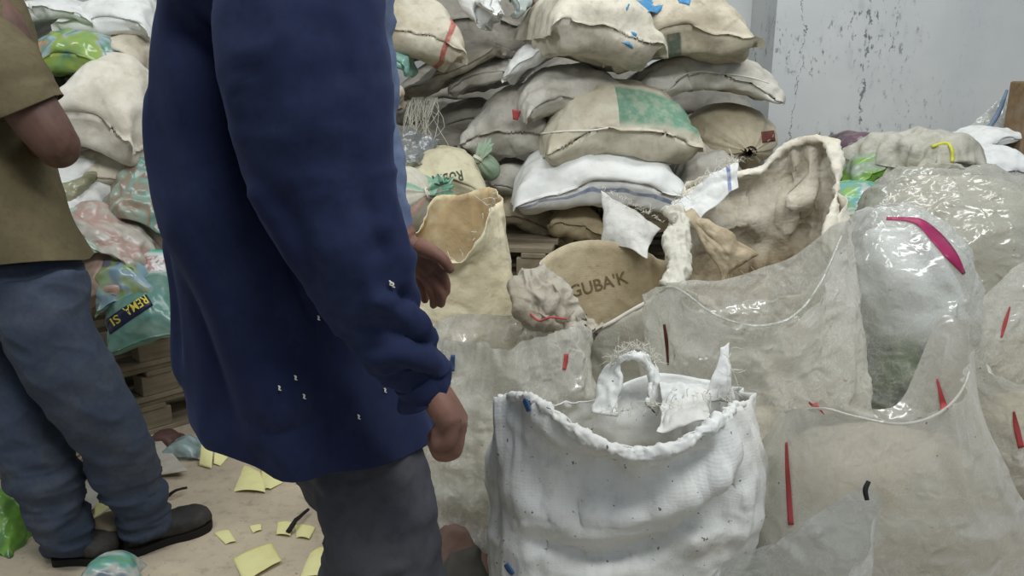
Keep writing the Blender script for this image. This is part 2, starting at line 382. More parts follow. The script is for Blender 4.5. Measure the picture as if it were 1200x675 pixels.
# ------------------------------------------------------------------ sacks: filled pillows, found by letting a sewn flat bag fill up and rest
def inflate(L, Wd, fill, seed, nx=46, ny=28, steps=110, sup=None):
    rg = np.random.RandomState(seed)
    x = np.linspace(-L/2, L/2, nx); y = np.linspace(-Wd/2, Wd/2, ny)
    X, Y = np.meshgrid(x, y, indexing='ij'); b = np.sin(np.linspace(0, PI, nx))[:, None]*np.sin(np.linspace(0, PI, ny))[None, :]
    T = np.stack([X, Y, 0.02*b], -1); B = np.stack([X, Y, -0.02*b], -1)
    T[..., 2] += 0.004*rg.randn(nx, ny)*b; B[..., 2] += 0.004*rg.randn(nx, ny)*b
    dx, dy = L/(nx - 1), Wd/(ny - 1); dd = math.hypot(dx, dy)
    Vt = fill*L*Wd*Wd*0.32
    pT, pB = T.copy(), B.copy()
    def stitch():
        m = (T + B)/2
        for sl in ((slice(0, 2), slice(None)), (slice(-2, None), slice(None)), (slice(None), slice(0, 1)), (slice(None), slice(-1, None))):
            T[sl] = m[sl]; B[sl] = m[sl]
    def nrm(A):
        u = np.gradient(A, axis=0); v = np.gradient(A, axis=1); return np.cross(u, v)
    def proj(A, i0, i1, r, k):
        a = A[i0]; c = A[i1]; d = c - a; ln = np.linalg.norm(d, axis=-1, keepdims=True)
        s = (ln - r)/np.maximum(ln, 1e-6); s = np.where(s < 0, s*k, s)*0.5; A[i0] = a + d*s; A[i1] = c - d*s
    sx = [(slice(p, nx - 1, 2), slice(p + 1, nx, 2)) for p in (0, 1)]; sy = [(slice(p, ny - 1, 2), slice(p + 1, ny, 2)) for p in (0, 1)]
    al = slice(None)
    for st in range(steps):
        nT, nB = nrm(T), -nrm(B)
        vol = (T[..., 2]*nT[..., 2] + B[..., 2]*nB[..., 2]).sum()
        pr = max(0.0, 1 - vol/Vt)*2.2
        vT, vB = (T - pT)*0.92, (B - pB)*0.92; pT, pB = T.copy(), B.copy()
        T = T + vT + nT/(dx*dy)*pr*0.0022; B = B + vB + nB/(dx*dy)*pr*0.0022
        T[..., 2] -= 0.0006; B[..., 2] -= 0.0006
        for it in range(7):
            for A in (T, B):
                for a, c in sx: proj(A, (a, al), (c, al), dx, 0.35)
                for a, c in sy: proj(A, (al, a), (al, c), dy, 0.35)
                for p in (0, 1):
                    a = slice(p, nx - 1, 2); c = slice(p + 1, nx, 2)
                    for q in (0, 1):
                        e = slice(q, ny - 1, 2); f = slice(q + 1, ny, 2)
                        proj(A, (a, e), (c, f), dd, 0.1); proj(A, (a, f), (c, e), dd, 0.1)
            for q in (1, 2, 3):
                for e in (q, ny - 1 - q):
                    d = T[5:-5, e] - B[5:-5, e]; ln = np.linalg.norm(d, axis=-1, keepdims=True); s_ = np.minimum(ln - 1.45*q**0.8*dy, 0)/np.maximum(ln, 1e-6)*0.25
                    T[5:-5, e] -= d*s_; B[5:-5, e] += d*s_
            stitch()
            for A in (T, B):
                g = -0.04 + (sup(A[..., 0], A[..., 1]) if sup else 0)
                A[..., 2] = np.maximum(A[..., 2], g)
    return T, B
VAR = {}
def pillow(kind):
    if kind not in VAR:
        L, Wd, fill, seed, bend = {'full': (0.9, 0.55, 1.0, 1, 0), 'plump': (0.75, 0.56, 1.12, 2, 0), 'slack': (0.9, 0.56, 0.66, 3, 0), 'droop': (0.95, 0.55, 0.82, 4, 0.5), 'hump': (0.9, 0.56, 0.85, 5, 0.8), 'flat': (0.7, 0.5, 0.42, 6, 0.2)}[kind]
        VAR[kind] = inflate(L, Wd, fill, seed, sup=(lambda x, y, b=bend: -b*x*x + 0.012*np.sin(9*x + 2)*np.cos(7*y)))
    return VAR[kind]
def pillow_mesh(kind, L, Wd, Tk, seed, lump=0.012, bend=0.0, twist=0.0, flip=False, taper=0.0):
    T, B = pillow(kind); nx, ny = T.shape[:2]
    V = np.vstack([T.reshape(-1, 3), B[:, 1:-1].reshape(-1, 3)])
    F = gridfaces(ny, nx, flip=True)
    def bi(i, j): return i*ny + j if j in (0, ny - 1) else nx*ny + i*(ny - 2) + j - 1
    for i in range(nx - 1):
        for j in range(ny - 1):
            F.append((bi(i, j), bi(i, j + 1), bi(i + 1, j + 1), bi(i + 1, j))[::-1])
    uu, vv = np.meshgrid(np.linspace(0, 1, nx), np.linspace(0, 1, ny), indexing='ij')
    uv = np.vstack([np.stack([uu, vv], -1).reshape(-1, 2), np.stack([uu, -vv], -1)[:, 1:-1].reshape(-1, 2)])
    V = V.copy()
    if flip: V[:, 0] *= -1; F = [f[::-1] for f in F]; uv[:, 0] = 1 - uv[:, 0]
    mn, mx = V.min(0), V.max(0); V = (V - (mn + mx)/2)/((mx - mn)/2)       # -1..1
    x = V[:, 0].copy()
    if taper: V[:, 2] *= 1 - taper*x; V[:, 1] *= 1 - taper*0.6*x
    V = V*np.array((L, Wd, Tk))/2
    V[:, 2] += bend*(x*x - 0.35)
    if twist:
        a = twist*x; y, z = V[:, 1].copy(), V[:, 2].copy(); V[:, 1] = y*np.cos(a) - z*np.sin(a); V[:, 2] = y*np.sin(a) + z*np.cos(a)
    n = normals(V, F)
    V = V + n*(lump*fbm(V*6 + seed*3.7, seed, 3))[:, None] + n*(lump*0.6*ridge(V*np.array((7, 13, 13)) + seed, seed + 50, 3))[:, None]
    e = np.abs(x)**5; V = V + n*(lump*0.8*e*np.cos(V[:, 1]*95 + seed + 3*vn(V*9, seed)))[:, None]
    return V, F, uv
def rot(rx, ry, rz): return np.array(Matrix.Rotation(rz, 3, 'Z') @ Matrix.Rotation(ry, 3, 'Y') @ Matrix.Rotation(rx, 3, 'X'))
def D(a): return math.radians(a)
def sack(name, label, box, y, m, kind='full', Wd=0.5, tilt=0, yaw=0, pitch=0, seed=1, bend=0, twist=0, flip=False, lump=0.016, taper=0.0, cat='sack', group=None, parent=None, k=1.16):
    """lying sack whose outline fills the photo box (x0,y0,x1,y1), middle at distance y; tilt = slope seen from the front (deg, right end up)"""
    x0, y0, x1, y1 = box; cx, cy = (x0 + x1)/2, (y0 + y1)/2; s = mpp(cy, y)
    wpx, hpx = (x1 - x0), (y1 - y0); a = D(abs(tilt)); ca, sa = math.cos(a), math.sin(a)
    den = max(ca*ca - sa*sa, 0.25)
    L = max((wpx*ca - hpx*sa)/den, 20)*s; Tk = max((hpx*ca - wpx*sa)/den, hpx*0.3)*s*k
    L /= max(math.cos(D(yaw)), 0.5)
    if cat != 'sack' and name in ('sack', 'bag'): name = {'bag': 'plastic_bag'}.get(cat, cat)
    V, F, uv = pillow_mesh(kind, L, Wd, Tk*0.97, seed, lump, bend, twist, flip, taper)
    V = V @ rot(D(pitch), -D(tilt), D(yaw)).T
    V = V + P(cx, cy, y)
    o = obj(name, V, F, m, parent, uv=uv); subsurf(o, 1)
    if parent is None: tag(o, label, cat, group)
    return o
def project(o_list, V, d, off=0.003):
    """push points along direction d onto the meshes"""
    trees = []
    for o in o_list:
        off0 = OFF[o.as_pointer()]; vs = [Vector(tuple(np.array(v.co) + off0)) for v in o.data.vertices]
        trees.append(BVHTree.FromPolygons(vs, [tuple(p.vertices) for p in o.data.polygons]))
    d = Vector(d).normalized(); out = []
    for v in V:
        best = None
        for tr in trees:
            h = tr.ray_cast(Vector(v) - d*0.5, d, 2.0)
            if h[0] is not None and (best is None or h[3] < best[3]): best = h
        if best is None:
            best = min((tr.find_nearest(Vector(v)) for tr in trees), key=lambda h: h[3])
        out.append(np.array(best[0] - d*off))
    return np.array(out)
def text_on(name, txt, pts, size, target, m, parent, off=0.003, mirror=False, y=3.0):
    """lettering laid along the photo direction pts[0] -> pts[1] on the target surface; size = letter height in px"""
    cu = bpy.data.curves.new('t', 'FONT'); cu.body = txt; cu.size = 1; cu.extrude = 0; cu.resolution_u = 3; cu.offset = 0.012
    o = bpy.data.objects.new('t', cu); COL.objects.link(o); dg = bpy.context.evaluated_depsgraph_get(); dg.update()
    me = o.evaluated_get(dg).to_mesh(); v = np.array([x.co[:] for x in me.vertices]); f = [tuple(p.vertices) for p in me.polygons]
    o.evaluated_get(dg).to_mesh_clear(); bpy.data.objects.remove(o); bpy.data.curves.remove(cu)
    v[:, 0] = (v[:, 0] - v[:, 0].min())/(v[:, 0].max() - v[:, 0].min()); v[:, 1] = (v[:, 1] - v[:, 1].min())/(v[:, 1].max() - v[:, 1].min())
    a, b = np.array(pts[0], float), np.array(pts[1], float); d = b - a; n = np.array((d[1], -d[0]))/np.linalg.norm(d)*size
    if mirror: n = -n
    W3 = np.array([P(*(a + d*x + n*q), y) for x, q in v[:, :2]])
    c = W3.mean(0) - np.array((0, 0, CAM_H)); W3 = project(target, W3, c, off)
    return obj(name, W3, f, m, parent, smooth=False)
def ribbon_on(name, pts, widths, target, m, parent, y, off=0.004, n=30):
    """flat band following photo points on the target's surface"""
    c = crom(np.array([(p[0], p[1], w) for p, w in zip(pts, widths)], float), n); tg = np.gradient(c[:, :2], axis=0); tg /= np.linalg.norm(tg, axis=1, keepdims=True)
    nn = np.stack([tg[:, 1], -tg[:, 0]], -1); V = []
    for k in range(n):
        for q in (-0.5, -0.17, 0.17, 0.5): V.append(P(*(c[k, :2] + nn[k]*q*c[k, 2]), y))
    V = np.array(V); V = project(target, V, V.mean(0) - np.array((0, 0, CAM_H)), off)
    o = obj(name, V, gridfaces(4, n), m, parent); solid(o, 0.0012, off=0); return o
def tied(axis0, neck, tuft, R, seed, flat=0.9, pleat=0.10, npl=11, lump=0.03, tuft_r=0.05, up=None, nv=46, nu=84, neck_r=0.018):
    """full sack gathered at a tied neck: axis0 = rounded end, neck, tuft = end of the loose cloth"""
    A, N, U = map(np.array, (axis0, neck, tuft)); Lb = np.linalg.norm(N - A); ax = (N - A)/Lb
    u = np.array(up if up is not None else ((0, 0, 1) if abs(ax[2]) < 0.85 else (0, -1, 0)), float); u = u - ax*np.dot(u, ax); u /= np.linalg.norm(u); w = np.cross(ax, u)
    rg = random.Random(seed); ph = [rg.uniform(0, 6.28) for _ in range(4)]
    th = np.linspace(0, 2*PI, nu, endpoint=False); V = []; UV = []
    nb = int(nv*0.8)
    for k in range(nv):
        if k < nb:
            t = k/(nb - 1); q = 1 - abs(2*t - 1)**2.6 if t < 0.5 else (1 - (2*t - 1)**2.0)
            r = R*max(q, 0.0)**(0.5 if t < 0.5 else 0.72); r = max(r, 0.002 if t < 0.5 else neck_r); c = A + ax*Lb*t
            am = pleat*max(0, (t - 0.3)/0.7)**1.3
        else:
            t2 = (k - nb + 1)/(nv - nb); c = N + (U - N)*t2; r = neck_r + (tuft_r - neck_r)*t2**0.8; am = 0.25*t2 + pleat
        rr = r*(1 + am*(np.cos(npl*th + ph[0]) + 0.6*np.cos((npl*2 - 3)*th + ph[1]) + 0.5*np.cos((npl//2)*th + ph[2])))
        V.append(c + (rr*np.cos(th)*flat)[:, None]*u + (rr*np.sin(th))[:, None]*w); UV += [(i/nu*2, k/nv) for i in range(nu)]
    V = np.vstack(V); F = gridfaces(nu, nv, True) + [tuple(range(nu - 1, -1, -1))]
    n = normals(V, F); V = V + n*(lump*R*6*0.16*fbm(V*7 + seed, seed, 3))[:, None]
    return V, F, np.array(UV)
def ring_tie(c, ax, r, tr, m, parent, name='tie_string', turns=2):
    ax = np.array(ax, float); ax /= np.linalg.norm(ax); u = np.cross(ax, (0.3, 0.9, 0.2)); u /= np.linalg.norm(u); w = np.cross(ax, u)
    n = 12*turns; pts = [np.array(c) + r*(math.cos(2*PI*k/12)*u + math.sin(2*PI*k/12)*w) + ax*(k/n - 0.5)*tr*2*turns for k in range(n + 1)]
    V, F, _ = tube(pts, [tr]*len(pts), 6, 2*n); return obj(name, V, F, m, parent)

def folds(V, n, lines, env=None):
    d = np.zeros(len(V))
    for pts, w, a in lines:
        c = crom(np.array([P(*p) for p in pts]), 60); dist = np.min(np.linalg.norm(V[:, None, :] - c[None], axis=2), axis=1)
        d = d + a*np.exp(-(dist/w)**2)
    return V + n*d[:, None]

# --- standing open sacks
def open_sack(name, label, levels, yc, rim, m, hd=0.17, inner=None, seed=1, fold=0.012, film=False, expo=2.5, nu=110, nv=46, group=None, cat='sack', wr=1.0, contents=None, fill=0.6, thick=0.002, parts_name='bag', foot=0.85, crumple=0.0, iso=1.5, post=None):
    if film: nu, nv = 200, 96
    """levels = [(ypx, xl, xr)] from the mouth down, outline at distance yc; rim = [(px, py, y)] loop of the mouth"""
    base_lv = []
    for (yp, xl, xr) in levels:
        a, b = P(xl, yp, yc), P(xr, yp, yc); base_lv.append(((a[0] + b[0])/2, (b[0] - a[0])/2, a[2]))
    c0 = base_lv[-1]
    if c0[2] > 0.04:
        base_lv.append((c0[0], c0[1]*1.0, max(c0[2]*0.5, 0.03))); base_lv.append((c0[0], c0[1]*foot, 0.004))
    LV = np.array(base_lv); hw0 = LV[:, 1].max()
    th = np.linspace(0, 2*PI, nu, endpoint=False)
    R3 = np.array([P(*r) for r in rim]); cx, cy = LV[0, 0], yc
    ang = np.unwrap(np.arctan2((R3[:, 1] - cy)/hd, (R3[:, 0] - cx)/max(LV[0, 1], 0.03)))
    if ang[-1] < ang[0]: R3 = R3[::-1]; ang = np.unwrap(np.arctan2((R3[:, 1] - cy)/hd, (R3[:, 0] - cx)/max(LV[0, 1], 0.03)))
    fine = crom(R3, len(R3)*16, True); fa = np.arctan2((fine[:, 1] - cy)/hd, (fine[:, 0] - cx)/max(LV[0, 1], 0.03)) % (2*PI)
    o_ = np.argsort(fa); fa = fa[o_]; fine = fine[o_]
    fa3 = np.concatenate([fa - 2*PI, fa, fa + 2*PI]); fi3 = np.vstack([fine]*3)
    RIM = np.stack([np.interp(th, fa3, fi3[:, k]) for k in range(3)], -1)
    for _ in range(2): RIM = (np.roll(RIM, 1, 0) + 2*RIM + np.roll(RIM, -1, 0))/4
    def se(v): return np.sign(v)*np.abs(v)**(2/expo)
    rings = []
    for k, (mx, hw, z) in enumerate(LV):
        d = hd*(0.72 + 0.28*hw/hw0)
        rings.append(np.stack([mx + hw*se(np.cos(th)), yc + d*se(np.sin(th)) + 0*th, np.full(nu, z)], -1))
    keys = np.stack([RIM] + rings, 0)                                    # (K,nu,3)
    if len(levels) > 0: keys = np.delete(keys, 1, 0) if len(LV) > 3 else keys
    K = keys.shape[0]; G = crom(keys.reshape(K, -1), nv).reshape(nv, nu, 3)
    V = G.reshape(-1, 3); F = gridfaces(nu, nv, True, flip=True); F.append(tuple(range((nv - 1)*nu, nv*nu)))
    n = normals(V, F); kk = np.repeat(np.linspace(0, 1, nv), nu); tt = np.tile(th, nv)
    top = np.clip(1 - kk*1.6, 0.15, 1)
    cyl = np.stack([np.cos(tt)*1.0, np.sin(tt)*1.0, kk*1.6], -1)
    dsp = fold*top*fbm(cyl*3.2 + seed, seed, 3) + fold*0.55*ridge(np.stack([np.cos(tt), np.sin(tt), kk*iso], -1)*3.6 + seed*1.3, seed + 9, 3)*top
    dsp = dsp + fold*0.5*ridge(V*np.array((6, 6, 9)) + seed, seed + 20, 2)*np.clip(kk*3, 0.3, 1)
    if crumple: dsp = dsp + crumple*1.6*ridge(V*np.array((12, 12, 9)) + seed, seed + 33, 4)*np.clip(0.35 + 1.2*np.abs(vn(V*4, seed)), 0, 1)
    V = V + n*(dsp*wr)[:, None]; V[:, 2] = np.maximum(V[:, 2], 0.003)
    if post: V = folds(V, normals(V, F), post)
    rimv = V[:nu]; V[:nu] = rimv + n[:nu]*0.004*vn(rimv*40, seed)[:, None]
    UV = np.stack([tt/(2*PI), 1 - kk], -1)
    t = thing(name, label, cat, (cx, cy, 0), group)
    bag = obj(parts_name, V, F, m, t, uv=UV, mats=[m, inner or m]); 
    if not film: solid(bag, thick, mo=1 if inner else 0, off=-1)
    if contents:
        zt = LV[:, 2].min() + (LV[0, 2] - LV[:, 2].min())*fill
        CV = []; lv2 = [l for l in LV if l[2] < zt]; 
        zs = np.array([l[2] for l in LV])[::-1]; hws = np.array([l[1] for l in LV])[::-1]; mxs = np.array([l[0] for l in LV])[::-1]
        nz = 16; nu2 = 64; th2 = np.linspace(0, 2*PI, nu2, endpoint=False)
        for k in range(nz):
            q = k/(nz - 1); z = 0.012 + (zt - 0.012)*q; hw = np.interp(z, zs, hws)*0.93; mx = np.interp(z, zs, mxs)
            sh = 1.0 if q < 0.9 else 0.94
            CV.append(np.stack([mx + hw*sh*se(np.cos(th2)), yc + hd*0.90*sh*(0.72 + 0.28*hw/hw0)*se(np.sin(th2)), np.full(nu2, z)], -1))
        for q in (0.7, 0.4, 0.12):
            CV.append(np.stack([mx + hw*q*se(np.cos(th2)), yc + hd*0.88*q*se(np.sin(th2)), np.full(nu2, zt + 0.05*(1 - q*q))], -1))
        CV = np.vstack(CV); CF = gridfaces(nu2, nz + 3, True) + [tuple(range((nz + 2)*nu2, (nz + 3)*nu2)), tuple(range(nu2 - 1, -1, -1))]
        cn = normals(CV, CF); CV = CV + cn*(0.010*fbm(CV*12, seed + 3, 3) - 0.008)[:, None]; CV[:, 2] = np.maximum(CV[:, 2], 0.006)
        obj('contents', CV, CF, contents, t)
    t['_'] = 0; del t['_']
    return t, bag, RIM
def threads(name, pts, m, parent, n=14, ln=0.05, seed=1, r=0.0009, dirv=(0, 0, 1), spread=1.0):
    rg = random.Random(seed); parts = []
    for k in range(n):
        i = rg.uniform(0, len(pts) - 1.001); a = np.array(pts[int(i)])*(1 - i % 1) + np.array(pts[int(i) + 1])*(i % 1)
        d = np.array(dirv, float) + spread*np.array([rg.gauss(0, 0.6) for _ in range(3)]); d /= np.linalg.norm(d); L = ln*rg.uniform(0.4, 1.3)
        b = a + d*L*0.5 + np.array([rg.gauss(0, 0.12) for _ in range(3)])*L; c = a + d*L + np.array([rg.gauss(0, 0.3) for _ in range(3)])*L + np.array((0, 0, -0.25*L))
        parts.append(tube([a, b, c], [r, r, r*0.6], 4, 7)[:2])
    V, F = join(parts); o = obj(name, V, F, m, parent); o['kind'] = 'stuff'; return o
def sheet(name, label, corners, m, cat, seed=1, amp=0.01, nu=26, nv=18, curl=0.0, thick=0.0015, parent=None, group=None, scale=7.0, bow=(0, 0, 0), rag=0.0):
    """crumpled sheet spanned by four points (tl, tr, br, bl)"""
    c = [np.array(x, float) for x in corners]; V = []; UV = []
    for j in range(nv):
        for i in range(nu):
            s, t = i/(nu - 1), j/(nv - 1)
            p = (c[0]*(1 - s) + c[1]*s)*(1 - t) + (c[3]*(1 - s) + c[2]*s)*t
            p = p + np.array(bow)*4*s*(1 - s)*4*t*(1 - t)*0.5
            V.append(p); UV.append((s, t))
    V = np.array(V); F = gridfaces(nu, nv); n = normals(V, F); UV = np.array(UV)
    V = V + n*(amp*ridge(V*scale + seed, seed, 3) + amp*0.8*fbm(V*scale*0.5 + seed, seed + 4, 2) + curl*(2*UV[:, 0] - 1)**2)[:, None]
    if rag:
        d = np.stack([vn(V*30 + seed, seed + 7), vn(V*30 + seed, seed + 8), vn(V*30, seed + 9)], -1)
        e = np.maximum(np.abs(2*UV[:, 0] - 1), np.abs(2*UV[:, 1] - 1))**6; V = V + d*(rag*e)[:, None]
    o = obj(name, V, F, m, parent, uv=UV); solid(o, thick, off=0)
    if parent is None: tag(o, label, cat, group)
    return o

# sack materials
M_beige = sack_mat('beige_weave', (198, 191, 174), amt=0.45)
M_grey = sack_mat('grey_weave', (200, 197, 188), (125, 116, 100), 0.5)
M_white = sack_mat('white_weave', (222, 224, 222), (150, 145, 132), 0.3, crease=0.35)
M_tan = sack_mat('tan_weave', (188, 178, 156), (126, 112, 88), 0.5)
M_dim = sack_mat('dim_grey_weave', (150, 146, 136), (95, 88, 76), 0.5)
M_thread = plain('white_thread', (225, 222, 210), 0.7, 0.1)
M_red = plain('red_string', (178, 74, 76), 0.6, 0.2)
M_black = plain('black_rubbish', (35, 32, 32), 0.7, 0.2)

# ------------------------------------------------------------------ middle stack of sacks
def seam_at(o, pts, y, r=0.0035, col=M_thread, name='seam', n=40):
    V = np.array([P(a, b, y) for a, b in crom(np.array(pts, float), n)]); V = project([o], V, V.mean(0) - np.array((0, 0, CAM_H)), 0.0005)
    return obj(name, *tube(V, [r]*n, 6, n)[:2], col, o)
s = sack('sack', 'tan sack lying above the upright stained sack with a red stripe near its right end', (432, -8, 546, 80), 3.45, sack_mat('red_stripe_weave', (196, 190, 172), (140, 126, 95), 0.5, [('u', 0.78, 0.05, (170, 80, 72), -2, 2)]), 'plump', 0.5, -14, 10, seed=3, bend=-0.02)
sack('sack', 'grey dull sack with torn open end, shedding fibres, under the red-striped sack', (476, 44, 596, 116), 3.75, sack_mat('dull_film_weave', (150, 143, 130), (96, 86, 74), 0.55, rough=0.35), 'slack', 0.45, 24, -8, seed=5)
sack('sack', 'small grey sack wedged right of the torn fibre-shedding sack', (532, 64, 612, 110), 3.8, M_grey, 'slack', 0.45, 14, -10, seed=6)
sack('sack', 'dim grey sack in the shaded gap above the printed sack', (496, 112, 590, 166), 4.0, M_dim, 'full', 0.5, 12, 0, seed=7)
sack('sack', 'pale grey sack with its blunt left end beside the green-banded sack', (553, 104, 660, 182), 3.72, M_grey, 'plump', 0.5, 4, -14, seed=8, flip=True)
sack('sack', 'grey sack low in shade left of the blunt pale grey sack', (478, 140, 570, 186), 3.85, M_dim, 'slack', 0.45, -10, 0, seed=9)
s7 = sack('sack', 'grey-beige sack with a red tip at its lower left, right above the green-banded sack', (598, 72, 728, 142), 3.62, M_grey, 'full', 0.5, 10, 12, seed=10, bend=-0.015)
sheet('x', '', [P(600, 128, 3.44), P(610, 130, 3.44), P(607, 141, 3.44), P(601, 140, 3.44)], M_red, '', 2, 0.002, 6, 6, parent=s7).name = 'red_tip'
sack('sack', 'small white crumpled sack tucked under the big top sack, left side', (590, 34, 668, 94), 3.66, M_white, 'slack', 0.45, 32, -10, seed=11, lump=0.016)
s4 = sack('sack', 'big whitish sack on top of the stack, bulging, dirty seam at its right end', (622, -26, 760, 80), 3.5, sack_mat('top_weave', (205, 200, 184), (128, 116, 95), 0.5), 'plump', 0.55, -8, 16, seed=12)
s5 = sack('sack', 'beige sack on top of the stack with torn blue plastic and dark green patches', (705, -14, 878, 82), 3.62, sack_mat('top_tan_weave', (198, 190, 170), (122, 108, 84), 0.55, [('u', 0.36, 0.07, (88, 98, 84), -0.25, -0.08), ('u', 0.47, 0.08, (78, 90, 78), -0.22, -0.02)]), 'full', 0.5, 7, -8, seed=13, bend=-0.02)
M_blue = plain('blue_plastic', (70, 140, 190), 0.4, 0.3)
for k, (q, yy) in enumerate((([(734, 33), (746, 40), (742, 56), (729, 48)], 3.36), ([(752, -4), (768, -6), (770, 12), (755, 14)], 3.4), ([(768, 2), (778, 4), (772, 16), (760, 13)], 3.38), ([(792, -6), (812, -8), (808, 6), (796, 3)], 3.42), ([(727, 2), (738, 4), (735, 12), (728, 10)], 3.36))):
    V3 = [P(a, b, yy) for a, b in q]; V3 = project([s4, s5], np.array(V3), V3[0] - np.array((0, 0, CAM_H)), 0.006)
    sheet('torn_blue_plastic', '', V3, M_blue, '', k + 1, 0.006, 9, 9, parent=s5, scale=20)
s8 = sack('sack', 'whitish sack with a pointed sewn right end, second layer from the top', (722, 64, 906, 127), 3.78, sack_mat('right_white_weave', (205, 202, 192), (140, 130, 112), 0.45), 'hump', 0.5, 3, -4, seed=14, bend=0.0)
seam_at(s8, [(790, 92), (815, 84), (845, 86), (875, 90), (900, 97)], 3.6, 0.003)
s9 = sack('sack', 'cream sack with a faded green band across its right half', (626, 98, 808, 186), 3.55, sack_mat('green_band_weave', (204, 198, 180), (156, 144, 116), 0.45, [('v', 0.16, 0.24, (96, 140, 118), 0.48, 0.94)]), 'full', 0.55, 2, 4, seed=15, bend=-0.012)
seam_at(s9, [(630, 157), (660, 154), (690, 153), (712, 150)], 3.35, 0.004)
# tan sack tied at its front
m10 = sack_mat('tied_tan_weave', (190, 180, 156), (140, 125, 98), 0.4, [('u', 0.62, 0.05, (110, 112, 120), -1, 2)])
t10 = thing('tied_sack', 'tan sack tied at its neck at the right end of the green-banded sack', 'sack', P(856, 190, 3.75))
V, F, uv = tied(P(835, 146, 4.05), P(880, 178, 3.52), P(876, 181, 3.45), 0.205, 4, 0.72, 0.05, 13, 0.02, 0.035)
b10 = obj('body', V, F, m10, t10, uv=uv)
ring_tie(P(880, 178, 3.515), P(876, 181, 3.45) - P(880, 178, 3.52), 0.022, 0.004, M_black, t10)
ribbon_on('red_patch', [(893, 161), (908, 159)], [13, 13], [b10], plain('faded_red_print', (120, 68, 58), 0.7), t10, 3.6, n=8)
s12 = sack('sack', 'clean white sack with a thin blue line along its side', (598, 170, 798, 241), 3.5, sack_mat('blue_line_weave', (226, 228, 226), (168, 164, 152), 0.25, [('v', -0.03, 0.018, (128, 140, 168), -1, 2)], crease=0.3), 'full', 0.52, 0, 2, seed=16, bend=-0.015)
sack('sack', 'tan sack slanting down under the white blue-lined sack, above the pallet board', (574, 214, 676, 284), 3.66, M_tan, 'full', 0.45, -22, 0, seed=17)
sack('sack', 'grey-white sack slanting behind the left end of the blue-lined sack', (570, 178, 664, 252), 3.74, M_grey, 'full', 0.45, -28, 0, seed=18)
s19 = sack('sack', 'brownish sack with a reddish right end below the blue-lined sack', (640, 226, 712, 280), 3.56, sack_mat('brown_red_weave', (170, 156, 128), (120, 104, 78), 0.5, [('u', 0.93, 0.1, (175, 75, 80), -2, 2)]), 'plump', 0.45, -18, 0, seed=19)
sack('sack', 'beige sack low between the blue-lined sack and the frayed white sack mouth', (700, 226, 800, 268), 3.62, M_beige, 'full', 0.45, 0, 0, seed=20)
sack('sack', 'crumpled pale sack filling the notch under the tied tan sack', (782, 168, 866, 226), 3.66, M_grey, 'slack', 0.45, 8, 0, seed=21, lump=0.018)
sack('sack', 'pinkish-grey sack peeking out right of the blue-lined sack', (776, 196, 880, 250), 3.75, sack_mat('pinkish_weave', (172, 150, 140), (112, 98, 88), 0.5), 'full', 0.45, 0, 0, seed=22)
sack('sack', 'beige sack at the bottom right of the stack, behind the tall torn sack', (790, 236, 930, 300), 3.9, M_tan, 'full', 0.5, 0, 0, seed=23)
# printed and tied sacks left of the stack
s17 = sack('sack', 'yellowish printed sack lying behind the upright stained sack', (470, 174, 566, 234), 3.3, sack_mat('printed_weave', (200, 194, 166), (150, 138, 108), 0.45), 'full', 0.45, -6, 8, seed=24)
text_on('lettering', 'RUBIN', [(541, 199), (506, 206)], 12, [s17], plain('dark_green_ink', (62, 74, 62), 0.7), s17, y=3.1)
t18 = thing('tied_sack', 'pale sack with green and pink stripes gathered at a knot, left of the stained sack', 'sack', P(480, 268, 3.05))
V, F, uv = tied(P(452, 240, 3.2), P(502, 226, 3.0), P(522, 220, 3.0), 0.125, 7, 1.0, 0.06, 9, 0.03, 0.04)
obj('body', V, F, sack_mat('green_stripe_weave', (200, 198, 184), (150, 140, 120), 0.35, [('u', 0.30, 0.10, (110, 165, 140), -1, 0.82), ('u', 1.25, 0.14, (110, 165, 140), -1, 0.82), ('u', 0.75, 0.08, (196, 140, 132), -1, 2), ('v', 0.93, 0.14, (125, 178, 155), -1, 3), ('u', 1.75, 0.1, (110, 165, 140), -1, 2)]), t18, uv=uv)
ring_tie(P(502, 226, 3.0), P(522, 220, 3.0) - P(502, 226, 3.0), 0.021, 0.003, M_thread, t18)
V, F, uv = tied(P(580, 205, 3.5), P(560, 186, 3.4), P(569, 172, 3.42), 0.05, 9, 1.0, 0.08, 8, 0.03, 0.03)
t = thing('tied_sack', 'little pale green tied bag end sticking out left of the slanting sacks', 'bag', P(575, 215, 3.45))
obj('body', V, F, sack_mat('pale_green_weave', (150, 175, 150), (140, 135, 115), 0.4), t, uv=uv); ring_tie(P(560, 186, 3.4), P(569, 172, 3.42) - P(560, 186, 3.4), 0.02, 0.003, M_thread, t)
# hanging wrapped ends at the top
sack('sack', 'white sack end hanging down beside the red-striped tan sack', (546, -50, 600, 60), 3.5, M_white, 'plump', 0.3, 74, 0, seed=31, taper=0.25, flip=True)
sack('sack', 'pale blue plastic bag hanging between the white knotted end and the red bag', (592, -30, 626, 40), 3.6, print_mat('pale_blue_film', [(150, 178, 182), (186, 200, 200), (200, 196, 185)], 6), 'flat', 0.16, -70, 0, seed=25, cat='bag')
sack('sack', 'dull red plastic bag behind the big top sack, left', (610, -34, 662, 38), 3.75, print_mat('dull_red_film', [(160, 90, 82), (140, 110, 100), (175, 120, 108)], 6), 'flat', 0.3, 48, 0, seed=26, cat='bag')
sack('sack', 'narrow white sack hanging right beside the red-striped tan sack', (536, -30, 580, 48), 3.62, M_white, 'slack', 0.3, 52, 0, seed=27)
